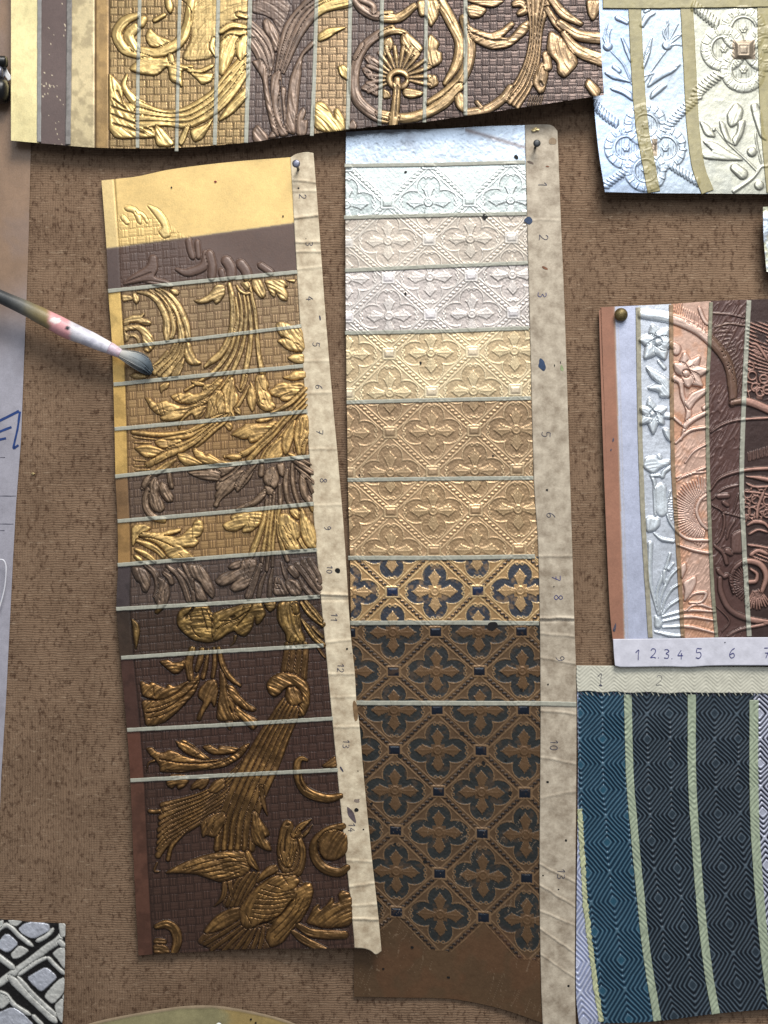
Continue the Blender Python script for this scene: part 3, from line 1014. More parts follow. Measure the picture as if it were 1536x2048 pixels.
# --- band 8 lower, windows g and h
R.motif('acanthus_leaf')
R.P('f', '180,1372 230,1300 400,1248 420,1330 260,1392', 5.5, 6)
R.P('h', '-70,230 0,140 80,100 290,60 310,-80 520,-80 490,120 430,260 330,342 200,372 135,330 180,262 285,178 100,282 0,292', 6.5, 8)
R.G('h', '420,-60 380,200', 5); R.G('h', '340,-60 330,180', 5)
R.motif('acanthus_stem')
R.S('h', '560,0 490,200 400,435', [30, 48, 56], 6); R.S('h', '630,120 570,280 540,435', [20, 34, 36], 6); R.S('h', '735,60 700,250 690,430', [18, 32, 36], 6)
R.P('h', '770,150 880,220 985,415 740,425', 5, 7)
for q in ('800,180 800,300', '840,200 850,320', '780,260 860,280', '770,330 880,340'):
    R.G('h', q, 6)
R.S('h', '860,-30 900,120 960,260', [20, 30, 22], 5)
R.motif('acanthus_leaf')
R.P('h', '935,50 1000,-10 1080,80 1112,160 1060,192 980,120', 6.5, 7)
R.P('h', '900,240 980,195 1100,230 1142,330 1125,425 1000,425 940,330', 6.5, 8)
R.G('h', '1000,250 990,350', 6); R.G('h', '1050,250 1050,360', 6)
R.F('h', '1080,0 1180,130 1290,280 1390,400', '1250,-60 1330,60 1380,150 1400,240', 3, 6)
R.S('h', '1115,200 1190,330 1275,425', [26, 42, 36], 6)
R.motif('acanthus_leaf')
R.P('g', '340,30 420,58 492,150 492,280 440,384 388,370 350,240 300,222 240,100 240,30', 6, 9)
R.S('g', '430,0 560,120 600,300 555,440', [36, 52, 50, 28], 5.5)
R.P('g', '600,170 680,200 752,290 764,420 722,545 600,680 556,668 600,560 548,480 620,330', 6.5, 9)
R.S('g', '690,115 760,175 790,245', [34, 44, 40], 6); R.S('g', '700,60 760,100', 24, 5)
R.G('g', '690,350 690,520', 6); R.G('g', '640,380 620,500', 5)
R.motif('scroll_stem')
R.S('g', '740,20 880,140 960,290 1030,490', [30, 44, 46, 44], 6); R.S('g', '880,60 1010,200 1080,360 1100,500', [26, 36, 36, 30], 5.5)
R.S('g', '960,0 1060,180 1110,330', [30, 44, 30], 6)
R.P('g', '1000,-10 1190,-10 1302,130 1362,270 1394,400 1362,472 1290,400 1220,300 1200,240 1080,180', 7, 10)
R.P('g', '1105,220 1180,262 1252,400 1290,500 1140,500 1118,350', 7, 8)
R.motif('acanthus_leaf')
R.P('e', '305,770 490,758 578,812 520,852 460,902 380,960 310,1080', 5.5, 7)
R.P('e', '465,872 740,880 850,830 930,822 1002,820 960,880 790,915 940,940 1040,892 1110,810 1160,800 1170,740 1220,678 1290,720 1304,830 1262,912 1180,945 1244,1002 1170,1072 1060,1082 915,1030 990,1060 1100,1150 1200,1240 900,1255 800,1200 760,1120 640,1010 400,930', 7, 8)
R.G('e', '400,935 600,955 760,1010 890,1075', 10, 5); R.G('e', '1140,800 1150,960', 6); R.G('e', '960,1160 1010,1210', 7); R.G('e', '760,915 860,905 980,870', 12, 5)
R.S('e', '380,990 520,1040 650,1110 745,1205', [24, 44, 46, 34], 6); R.S('e', '360,1110 470,1160 560,1220 625,1275', [26, 40, 40, 30], 6); R.S('e', '350,1200 440,1270', 34, 5)
R.motif('acanthus_leaf')
R.P('e', '555,180 640,85 685,200 662,330 742,460 764,540 700,592 600,562 548,450 538,300', 6.5, 9)
R.S('e', '525,270 492,420 520,560 620,665 745,700', [30, 44, 48, 52, 44], 5.5)
R.P('e', '720,160 780,200 832,300 884,370 872,442 790,444 708,340 688,250', 6.5, 8)
R.S('e', '830,60 842,150 860,235', [34, 40, 34], 6); R.P('e', '438,230 480,120 570,50 545,200 490,264', 5, 7)
R.G('e', '640,100 600,200 600,340', 7)
# --- dark bands
R.motif('side_leaf')
R.P('g', '228,738 322,820 348,920 322,1050 292,1190 268,1060 255,900', 5, 6)
R.motif('scroll_knot')
R.P('g', '868,740 900,640 1000,578 1300,560 1350,680 1500,620 1536,600 1560,900 1430,1062 1280,1084 1080,1042 950,940 878,850', 6.5, 10)
for q, ww in (('980,720 1050,660 1090,600', 26), ('1060,860 1120,960 1190,1010', 8), ('1200,600 1250,780 1290,900', 9), ('1280,640 1340,760 1400,880', 8), ('1040,700 1060,780', 8), ('1380,770 1480,770', 14)):
    R.G('g', q, ww, 4)
R.motif('acanthus_leaf')
R.P('h', '-100,680 0,640 200,585 380,530 580,512 600,580 642,680 560,810 502,832 490,700 440,900 340,1002 240,962 200,910 100,962 0,1032 -100,1062', 6.5, 9)
R.S('h', '215,1000 195,1080 140,1130', [26, 16, 6], 4)
for q, ww in (('150,740 200,720', 22), ('0,790 200,760 400,640', 8), ('230,860 380,680 450,560', 9), ('-60,900 100,820 260,760', 6), ('300,640 330,580', 7)):
    R.G('h', q, ww, 4)
R.P('h', '600,520 785,510 772,600 690,662', 5, 6)
R.motif('acanthus_stem')
R.P('h', '800,522 1080,490 1112,600 1122,740 1132,900 1182,1000 1192,1095 930,1100 920,960 850,862 800,760', 6.5, 10)
R.S('h', '1050,580 1062,640', 52, 9)
R.G('h', '990,1000 960,1090', 9); R.G('h', '1060,1030 1050,1090', 9); R.G('h', '1100,740 1110,900', 6)
R.F('h', '930,1100 930,1300 890,1480', '1190,1100 1190,1300 1180,1500', 5, 5)
R.motif('acanthus_leaf')
R.S('h', '1130,520 1220,640 1320,740 1440,830', [24, 42, 46, 44], 6); R.S('h', '1140,760 1240,900 1330,1020 1450,1120', [18, 44, 48, 40], 6)
R.S('h', '1190,500 1290,620 1420,770', [26, 40, 36], 5); R.S('h', '1280,850 1350,920 1450,1020', 26, 5); R.S('h', '1360,1140 1430,1240 1480,1300', 26, 4)
# --- window i and j
R.motif('acanthus_leaf')
R.P('i', '455,220 570,194 650,240 740,230 855,168 832,252 720,372 650,384 560,312', 7, 9)
R.motif('acanthus_leaf')
R.P('i', '198,470 330,535 348,488 552,585 575,516 660,560 800,500 880,470 985,365 995,480 930,640 760,830 560,1012 430,1062 280,1082 258,920 220,740 440,740 235,692', 6.5, 9)
for q, ww in (('220,690 450,735 650,665 800,545 960,400', 13), ('280,910 480,872 680,765 850,622 975,480', 11), ('300,850 480,812 600,760', 7), ('300,985 500,935 700,820', 6), ('560,1010 720,880 860,720', 6), ('380,540 390,690', 5)):
    R.G('i', q, ww, 4)
R.motif('acanthus_stem')
R.S('i', '900,60 850,250 875,440', [50, 58, 48], 6); R.S('i', '1030,60 1005,200 960,340', [36, 46, 30], 6); R.S('i', '1110,60 1080,280 1040,430', [20, 30, 36], 6)
R.S('i', '1185,40 1200,250 1170,430', [22, 34, 30], 6); R.S('i', '1250,40 1310,280 1400,430 1536,540', [26, 40, 44, 22], 6.5)
R.P('i', '1095,480 1200,455 1252,540 1232,720 1192,835 1150,740 1062,882 1002,1012 958,1000 990,900 1062,760 978,700 988,600 1060,520', 6, 7)
R.P('i', '1260,300 1330,420 1382,560 1480,700 1536,760 1536,1000 1450,1012 1225,1012 1240,800 1272,560', 6, 9)
R.G('i', '1345,560 1480,800', 10); R.G('i', '1230,480 1255,620 1230,740', 14, 4); R.G('i', '1400,830 1430,900', 14, 4)
R.P('j', '28,530 110,540 200,680 300,780 425,850 382,892 270,862 140,782 60,700', 6.5, 8)
R.P('j', '148,800 260,900 440,990 430,1080 370,1142 230,1000 130,900', 6.5, 8)
R.P('i', '1330,1020 1450,1020 1440,1060 1400,1150', 3, 5)
R.motif('acanthus_stem')
R.F('j', '830,60 790,370', '1080,60 1050,440', 4, 5)
R.F('P', '325,1610 360,1601 390,1592 414,1582 444,1562 480,1528 515,1482 545,1430 566,1396', '316,1711 332,1690 360,1670 390,1652 420,1634 457,1610 500,1560 535,1505 582,1430', 9, 6.2)
R.F('P', '568,1398 547,1430 519,1475 494,1520 474,1560 454,1606 440,1650 434,1698', '602,1408 590,1440 576,1472 564,1503 548,1543 526,1592 510,1640 503,1698', 6, 6.6)
R.P('j', '558,520 620,430 740,368 860,380 950,400 1002,440 1100,500 1132,640 1122,800 1060,940 985,960 1002,800 1022,650 980,580 880,538 790,580 720,662 650,692 578,632', 7.5, 9)
R.P('j', '828,570 920,553 1002,620 1024,760 960,802 860,792 800,700', 7, 8)
R.motif('acanthus_leaf')
R.P('k', '148,45 230,28 280,90 380,110 460,64 560,100 700,170 900,200 1150,190 1300,130 1450,0 1550,-30 1420,160 1200,290 900,332 600,362 330,356 340,290 280,200 190,120', 6.5, 8)
R.G('k', '330,190 600,237 900,242 1150,203 1400,70', 13, 4); R.G('k', '400,335 700,340 1000,300 1300,180', 8)
R.P('k', '555,0 640,-80 780,0 880,90 1010,185 920,197 740,142 640,82', 7, 7)
R.P('i', '665,1270 800,1322 815,1345 850,1298 950,1400 1000,1440 900,1480 740,1380', 6, 7)
R.P('k', '898,20 1000,-5 1060,30 1112,68 1130,8 1250,20 1395,40 1330,102 1180,122 1040,122 960,82', 6.5, 7)
R.S('k', '250,212 185,240 152,350', [24, 14, 6], 5)
R.motif('acanthus_leaf')
R.P('k', '418,480 480,388 700,400 722,480 650,562 570,592 560,520 490,582 430,542', 5.5, 7)
R.P('k', '745,600 760,530 850,450 1000,438 960,540 880,602 830,568', 5, 6); R.P('k', '968,620 1050,480 1180,440 1205,560 1090,642', 5.5, 7)
R.motif('acanthus_fan')
R.S('k', '180,880 260,890 340,880', 30, 5)
R.S('k', '440,1530 500,1340 700,1140', [30, 30, 12], 6); R.S('k', '300,1560 260,1680 330,1690', 18, 4)
R.motif('acanthus_leaf')
R.P('l', '240,870 310,940 352,1020 432,1120 464,1200 380,1240 452,1290 494,1415 400,1402 230,1300 213,1130', 6.5, 10)
R.S('l', '345,560 365,700 400,850 432,935', [26, 34, 30, 12], 5)
R.P('k', '878,1030 990,950 1180,890 1222,990 1100,1200 1050,1232 950,1200 900,1242', 5.5, 7)
R.G('k', '960,1010 960,1180', 6); R.G('k', '1060,980 1020,1180', 6)
R.motif('scroll_curl')
R.S('l', '960,200 885,180 832,260 850,450 930,600 1080,680 1250,715 1410,680', [22, 50, 56, 62, 70, 66, 58, 44], 7)
R.P('l', '1148,290 1260,200 1340,140 1370,310', 5, 6); R.G('l', '865,400 875,500 930,600', 13, 4)
R.P('l', '1385,1190 1400,1130 1450,1100 1450,1200', 2, 5)
R.motif('scroll_curl')
R.S('n', '1440,-250 1250,-190 1100,-70 1050,60 1100,220 1230,330 1400,365 1500,300', [50, 62, 66, 62, 66, 70, 66, 46], 7)
R.P('n', '1120,-60 1200,-170 1350,-200 1500,-160 1510,100 1350,205 1200,192 1130,100', 5, 9)
R.G('n', '1100,-50 1110,80 1190,200 1300,225', 11, 4)
# --- the bird
R.motif('bird')
R.P('n', '-190,480 0,330 330,380 560,290 600,340 860,380 900,500 1040,520 1000,820 800,1100 480,1385 200,1390 -300,1395 -520,1300 -380,1130 -60,850 -160,820', 3.2, 9)
R.F('n', '120,380 0,560 -100,800', '320,380 190,600 70,850', 4, 5.5)
R.S('m', '1205,510 1175,700 1055,822', [44, 36, 8], 5); R.S('m', '1265,500 1295,720', [40, 14], 5)
R.P('m', '918,1160 960,1090 1100,930 1300,838 1420,840 1420,960 1300,1060 1100,1152 950,1182', 5.5, 8)
for q in ('1480,980 1200,1160 930,1322', '1500,1040 1250,1230 1020,1400', '1520,1080 1330,1260 1180,1420', '1560,1110 1430,1290 1330,1420', '1600,1130 1510,1300 1440,1420', '1660,1130 1610,1290 1560,1420', '1720,1100 1690,1280 1660,1400'):
    R.S('m', q, [22, 34, 30], 5)
R.P('m', '396,380 480,320 650,240 850,160 1050,110 1200,84 1400,80 1490,108 1540,150 1540,330 1450,402 1300,452 1130,494 980,442 800,382 550,372', 7, 12)
for q in ('640,320 900,240 1200,170 1440,170', '760,350 1000,300 1250,230 1450,230', '900,380 1100,340 1350,270', '1000,420 1200,380 1440,300', '1080,460 1250,420 1400,360', '1100,200 1180,180', '1250,150 1350,190'):
    R.G('m', q, 8, 3)
R.S('n', '170,110 225,230 325,350', [40, 52, 8], 8)
R.P('n', '328,400 450,280 552,258 590,350 430,422 280,522', 6, 8)
R.P('n', '580,-50 556,100 600,230 660,302 740,334 800,282 824,150 832,0 800,-190 760,-310 690,-340 640,-290 600,-180', 7.5, 10)
for q, ww in (('700,-200 670,-60 660,80', 16), ('620,-60 600,80 640,220', 8), ('760,-160 740,0 720,160', 7), ('790,-60 770,120 720,260', 7), ('700,120 690,220', 6)):
    R.G('n', q, ww, 3.5)
R.S('l', '790,1200 880,1090 1015,995', [46, 48, 12], 7.5); R.S('l', '865,1250 960,1160 1035,1060', [28, 26, 6], 6)
R.G('n', '690,-260 720,-270', 14, 4)
R.P('n', '560,150 600,320 690,420 860,410 925,220 915,-60 860,-230 810,-150 835,100 770,310 660,312', 5, 8)
R.S('n', '870,-60 905,60 900,220 840,370 700,420 570,395', [34, 44, 44, 50, 44, 34], 6)
R.P('n', '80,1050 60,850 200,650 300,550 450,445 560,405 680,425 800,400 870,480 800,575 900,552 940,498 1022,508 1048,620 1002,800 900,982 800,1082 640,1302 480,1374 405,1250 430,1150 515,1050 390,1022 250,1092 160,1122', 8, 14)
for q in ('310,640 520,690 800,640', '290,720 520,730 780,700', '260,790 480,800 700,760', '230,850 450,860 660,830', '240,910 420,930 600,900', '200,960 380,990 520,970', '350,590 560,640 760,600', '430,520 620,580',
          '800,700 640,900 430,1100', '860,720 700,960 470,1180', '930,700 780,980 520,1240', '980,760 820,1020 560,1300', '820,660 800,800', '150,930 210,1050', '640,420 700,520'):
    R.G('n', q, 8, 3)
R.G('n', '760,740 620,920 480,1010 330,1060', 15, 5)
R.motif('snail_curl')
R.S('m', '290,1090 420,1060 530,1130 565,1280 520,1440', [40, 66, 70, 66, 50], 6.5); R.S('m', '280,1290 390,1295', 50, 5); R.P('m', '240,1330 420,1340 480,1450 250,1460', 5, 8)
R.motif('acanthus_leaf')
R.P('n', '1010,930 1050,830 1120,780 1132,880 1230,800 1300,688 1322,790 1400,762 1380,660 1430,600 1560,650 1570,1080 1200,1112 1030,1062 950,1040', 6, 9)
R.S('n', '850,1080 1000,1165 1200,1195 1460,1200', [40, 66, 68, 60], 5.5); R.S('n', '780,1165 900,1255 1050,1335 1220,1400', [34, 58, 58, 36], 5)
LEFT_R = R

L_TAPES = [((216, 582), (593, 544)), ((226, 696), (601, 652)), ((227, 769), (605, 732)), ((229, 858), (613, 822.5)), ((230, 953), (618, 913)),
           ((235, 1042.5), (626, 1007.5)), ((235, 1130), (633, 1100)), ((232, 1218), (637.5, 1193.5)), ((242, 1315.7), (645, 1291)),
           ((254, 1460), (664, 1437)), ((260.6, 1561), (674, 1540))]


def left_depth(U, Vv):
    d = 16 + 16 * sstep(Vv, 700, 1500) * sstep(U, 420, 700) + 3 * sstep(Vv, 700, 1500)
    d = d + wavy(U, Vv, 2.2, 330, 11) + wavy(U, Vv, 0.7, 90, 13)
    d = d - 6 * sstep(Vv, 1650, 1910) * (1 - sstep(U, 400, 700))
    return d


def left_finish(U, Vv):
    bd = (Vv > line_v(U, (213, 497), (588, 446))).astype(int)
    for a, b in L_TAPES:
        bd += Vv > line_v(U, a, b)
    H, I, C = LEFT_R.ev(U, Vv)
    le = poly_u(Vv, LB)
    inner = U - le - (25 + 4 * sstep(Vv, 900, 1900))      # right of the plain border
    border = inner < 0
    H = np.where(border, H * 0.0, H)
    I = np.where(border, 0, I)
    C = np.where(border, 0, C)
    gl = np.exp(-(inner / 1.6) ** 2)
    h, joint, ridg, chk, tn = weave(U, Vv, 16.3, 0.085, 0.05, 246, 590, 3)
    raised = sstep(H, 0.4, 3.2)
    plainz = np.where(bd == 0, 1 - sstep(Vv - 424 - 46 * np.clip((U - 262) / 108, 0, 3) ** 2, 0, 9), 0)
    plainz = np.where(bd == 1, sstep(U - 1.2 * (Vv - 520), 345, 430), plainz)
    plainz = np.clip(plainz, 0, 1)
    wv = (1 - raised) * (1 - plainz) * (~border)
    stria = LEFT_R.stria
    rough_detail = ((fbm(U, Vv, 6, 61, 3) - 0.5) * 1.6 + 1.15 * stria) * raised * np.where(bd >= 2, 1.0, 0.15)
    Ht = H + h * wv * 0.65 - 1.6 * gl - 1.0 * C * (1 - raised) + rough_detail
    #        ground        raised         crease        border        metal rough
    FIN = [((226, 188, 108), (236, 202, 124), (196, 156, 84), (222, 190, 120), .62, .42),
           ((98, 75, 64), (108, 84, 72), (70, 53, 45), (88, 70, 64), .10, .40),
           ((166, 136, 94), (230, 194, 124), (84, 58, 36), (232, 190, 98), .46, .49),
           ((172, 138, 88), (230, 190, 114), (88, 62, 38), (220, 176, 86), .46, .49),
           ((176, 138, 82), (228, 184, 104), (88, 60, 34), (222, 176, 84), .46, .49),
           ((174, 134, 78), (226, 180, 98), (86, 58, 32), (226, 180, 86), .46, .49),
           ((116, 92, 72), (154, 126, 98), (60, 44, 36), (140, 104, 62), .35, .45),
           ((180, 140, 82), (230, 188, 106), (80, 54, 30), (176, 132, 68), .46, .49),
           ((98, 78, 66), (146, 120, 96), (50, 40, 36), (74, 62, 62), .25, .42),
           ((76, 55, 42), (182, 142, 68), (40, 28, 20), (66, 50, 38), .68, .40),
           ((80, 55, 43), (182, 134, 66), (38, 24, 18), (78, 50, 40), .68, .40),
           ((80, 54, 43), (184, 135, 66), (38, 24, 18), (100, 60, 44), .68, .40),
           ((78, 53, 41), (178, 131, 63), (36, 23, 17), (98, 62, 46), .66, .40)]
    G, Rr, Cc, Bb = [lin([f[k] for f in FIN])[bd] for k in range(4)]
    met = np.array([f[4] for f in FIN])[bd]
    rou = np.array([f[5] for f in FIN])[bd]
    hi = np.where(bd >= 8, np.clip(0.22 + 0.78 * sstep(H + 1.3 * stria, 3.0, 6.0), 0, 1), 1.0)   # on the dark bands the leaf stays on the high points
    e = (raised * hi)[..., None]
    rgb = G * (1 - e) + Rr * e
    # leaf rubbed off the relief of the dark bands in places
    rub = (sstep(fbm(U, Vv, 22, 71, 3), 0.42, 0.62) * (bd >= 8) * raised * 0.6)[..., None]
    rgb = rgb * (1 - rub) + (G * 0.55 + Rr * 0.35) * rub
    lines = (wv * np.clip(joint * 0.8 + (1 - ridg) * np.where(chk, 0.9, 0.30), 0, 1) * (bd != 0) * np.where(bd == 1, 0.3, 0.9))[..., None]
    rgb = rgb * (1 - lines) + Cc * lines
    rgb = rgb * (1 + 0.16 * (np.where(chk, 1, -0.3) * wv * (bd > 1)))[..., None]  # sheen of the upright-lined tiles painted in as a lighter colour
    cr = (np.clip(C, 0, 1) * (bd >= 2) * 0.85)[..., None]
    rgb = rgb * (1 - cr) + Cc * cr
    # patina speckle on the relief
    pat = (np.clip(sstep(fbm(U, Vv, 7, 81, 4), 0.48, 0.66) * 0.6 + sstep(-stria, 0.08, 0.5) * 0.7, 0, 0.88) * raised * (bd >= 2))[..., None]
    rgb = rgb * (1 - pat) + (Cc * 0.55 + Rr * 0.25) * pat
    bw = border[..., None]
    mott = (sstep(fbm(U, Vv, 30, 91, 4), 0.44, 0.64) * np.where((bd == 1) | (bd == 0), 0.12, 0.5))[..., None]
    rgb = np.where(bw, Bb * (1 - mott) + Bb * 0.45 * mott, rgb)
    gg = (gl * np.where(bd < 2, 0.25, 0.8))[..., None]
    rgb = rgb * (1 - gg) + Cc * gg
    rgb = rgb * (0.88 + 0.24 * fbm(U, Vv, 60, 95, 3))[..., None]
    met = np.where(raised > 0.5, met, met * np.where(bd >= 8, 0.15, 0.75))
    met = np.where(border & (bd > 1) & (bd < 6), 0.6, met)
    # grey hairline where the plain gold ends
    hl = np.exp(-((Vv - line_v(U, (213, 497), (588, 446))) / 2.0) ** 2)[..., None] * 0.6
    rgb = rgb * (1 - hl) + lin((150, 132, 104)) * hl
    return Ht, I, bd, rgb, met, rou


U, Vv = coons('203,361 240,357 279,352 346,338 460,324 586,314', '277,1911 340,1906 412,1903 490,1898 600,1897 716,1896',
              ' '.join('%g,%g' % p for p in LB), '586,314 600,545 614,747 628,954 638,1091 659,1315 677,1497 689,1619 712,1844 716,1896', 1.5)
Ht, I, bd, rgb, met, rou = left_finish(U, Vv)
x, y, z = pt(480, 1911, 0)
LP = thing('leather_sample', (x, y, z), 'long leather sample of gold scrolling leaves and a bird, pinned left of centre', 'leather sample')
LBN = ['plain bright gold band', 'matte dark brown band', 'gold band over brown basket weave', 'gold band over basket weave', 'warm gold band', 'warm gold band with leaf tips',
       'dull brown band', 'gold band with small leaves', 'violet brown band', 'dark band with olive gold leaves', 'dark red brown band', 'dark band with spread leaf', 'dark band with the bird']
sheet(LP, U, Vv, left_depth(U, Vv), Ht, rgb, met, rou, bd, I, LEFT_R.names, LBN, soft=4)
LSURF = lambda U, Vv: left_depth(U, Vv) + np.maximum(left_finish(U, Vv)[0], 0) * 0.97 + 1.3
for k, (a, b) in enumerate(L_TAPES):
    ext = 0 if k != 1 else 4
    pts = [(a[0] + ext, a[1]), ((a[0] + b[0]) / 2, (a[1] + b[1]) / 2 + (0.9 if k % 2 else -0.7)), (b[0] + 2, b[1])]
    ribbon(LP, 'tape_strip', pts, 8.0 if k not in (1,) else 7.2, LSURF, M_TAPE, seed=k)

# parchment margin with the numbers
SLt = [(581, 315), (594, 545), (607, 747), (622, 954), (632, 1091), (653, 1315), (670, 1497), (682, 1619), (705, 1844), (709, 1896)]
SRt = [(627, 306), (637, 434), (651, 630), (666, 810), (676, 919), (689, 1078), (700, 1251), (709, 1340), (713, 1405), (719, 1452), (728, 1558), (742, 1700), (756, 1826), (763, 1902)]
LCREASE = [(362, 0.10, 2.2), (382, -.02, 1.5), (433, -0.12, 3.0), (484, 0.02, 2.4), (503, 0.0, 2.0), (536, -.1, 1.2), (722, .02, 1.0), (786, -.05, 1.2), (898, 0, 1.2), (1010, -.03, 1.0),
           (1189, 0.03, 4.0), (1200, 0.0, -1.6), (1282, -.1, 1.6), (1348, 0, 1.6), (1394, -.05, 1.2), (1454, 0, 1.6), (1722, .05, 1.4), (1770, -.12, 2.0), (1810, -.06, 1.6), (1838, 0.02, 3.0)]


def strip_d(U, Vv):
    d = left_depth(U, Vv) + 2.6 + wavy(U, Vv, 0.7, 26, 17)
    ctr = poly_u(Vv, SLt) * 0.5 + poly_u(Vv, SRt) * 0.5
    for y, s, a in LCREASE:
        t = Vv - y - s * (U - ctr) - 1.5 * (vnoise(U, Vv, 12, 19) - 0.5)
        d = d + a * np.exp(-(t / 2.2) ** 2)
    return d


def strip(root, lt, rt, top, bot, dfun, mat, label, step=2.2):
    f = lambda s: ' '.join('%g,%g' % p for p in s)
    U, Vv = coons(top, bot, f(lt), f(rt), step)
    D = dfun(U, Vv)
    nv, nu = U.shape
    W = to_world(U, Vv, D).reshape(-1, 3)
    ring = np.r_[np.arange(nu), np.arange(1, nv) * nu + nu - 1, (nv - 1) * nu + np.arange(nu - 2, -1, -1), np.arange(nv - 2, 0, -1) * nu]
    lo = to_world(U, Vv, D - 2.2).reshape(-1, 3)[ring]
    n, b = len(ring), len(W)
    ii = np.arange(n)
    F = np.vstack([grid_faces(nu, nv), np.stack([ring, ring[(ii + 1) % n], b + (ii + 1) % n, b + ii], 1)])
    return mesh_obj('parchment_margin', np.vstack([W, lo]), F, mat, root, label=label)


lm = strip(LP, SLt, SRt, '581,315 592,308 612,304 627,306', '709,1896 728,1897 742,1902 752,1909 763,1902', strip_d, M_PAPER_CREAM, 'creased cream margin with pencilled numbers')
for t, cx, cy in (('2', 605, 393), ('3', 618, 488), ('4', 619, 597), ('5', 632, 689), ('6', 638, 774), ('7', 639, 864), ('8', 647, 961), ('9', 655, 1056), ('11', 668, 1235), ('12', 681, 1336), ('13', 692, 1488)):
    number(lm, t, cx, cy, 13.5 if len(t) == 1 else 12.5, strip_d, M_INK, 94)
number(lm, '10', 659, 1139, 11, strip_d, M_INK, 94); number(lm, '14', 703, 1655, 13, strip_d, M_INK, 94)
for cx, cy, rx, ry in ((597, 376, 1.8, 1.8), (612, 477, 1, 1), (675, 1142, 4.8, 4.8), (694, 1298, 2.2, 2), (702, 1307, 1, 1), (713, 1620, 4.2, 4), (727, 1659, 1.8, 1.6), (716, 1542, 1.2, 1.2)):
    spot(lm, 'hole', cx, cy, rx, ry, strip_d, M_HOLE)
spot(lm, 'ink_stain', 640, 636, 1.6, 5.5, strip_d, M_INK, ang=-0.15)
spot(lm, 'ink_stain', 702, 1628, 5, 17, strip_d, plain('grey_ink_wash', (104, 92, 96), 0.6, mott=0.4, scale=300), ang=-0.5, label='smudged grey ink blot')
spot(lm, 'ink_stain', 683, 1538, 2, 6, strip_d, M_INK, ang=-0.5); spot(lm, 'ink_stain', 714, 1601, 5, 3, strip_d, plain('brown_smear', (150, 134, 122), .7, mott=.3), irr=.5)
spot(lm, 'torn_patch', 711, 1424, 4.6, 19, strip_d, plain('tan_torn_leather', (146, 116, 82), .8, mott=.3), ang=-0.12, label='tan patch where the margin is torn')
for cx, cy in ((343, 375), (566, 432)):
    spot(LP, 'hole', cx, cy, 1.6, 1.8, LSURF, M_HOLE)
spot(LP, 'wax_spot', 431, 363, 2.8, 2.2, LSURF, plain('red_wax', (150, 40, 24), .4, mott=.3), label='tiny red spot on the gold')

# ================================================================= long flower panel (centre)
RY = np.array([-1, 0, 1, 2, 3, 4, 5, 6, 7, 8, 9, 10, 11, 12, 13, 14, 15, 16, 17, 18, 19, 20, 21])
VY = np.array([327, 404, 480, 554, 630, 705.5, 784, 863, 943.5, 1022, 1101.5, 1183, 1264.5, 1343, 1420, 1500.5, 1583, 1664, 1747, 1829, 1912, 1995, 2078])
SLP = np.interp(RY, [-1, 7, 13, 15, 17, 18, 19, 21], [-.028, -.022, 0.0, .02, .05, .06, .11, .13])
XR = np.interp(RY, [0, 4, 8, 12, 14, 16, 18, 20], [857, 862, 866.5, 873, 875.5, 878, 880.5, 882])
WR = np.interp(RY, [0, 6, 10, 14, 20], [164, 168.5, 171, 173, 174])


def lattice(U, Vv):
    r = np.interp(Vv, VY, RY)
    for _ in range(3):
        r = np.interp(Vv - np.interp(r, RY, SLP) * (U - 870), VY, RY)
    c = (U - np.interp(r, RY, XR)) / np.interp(r, RY, WR)
    return c, r


C_TAPES = [((691, 331), (1050, 324)), ((690, 435), (1053, 427)), ((692, 541), (1058, 525.5)), ((692, 666), (1058, 656)), ((695, 804.5), (1062, 796.5)),
           ((697, 960), (1067, 956)), ((698, 1116), (1070, 1113)), ((702, 1246), (1078, 1246.5)), ((713, 1406), (1080, 1407))]
C_R = Relief()
C_R.names = ['ground']
FID = {}


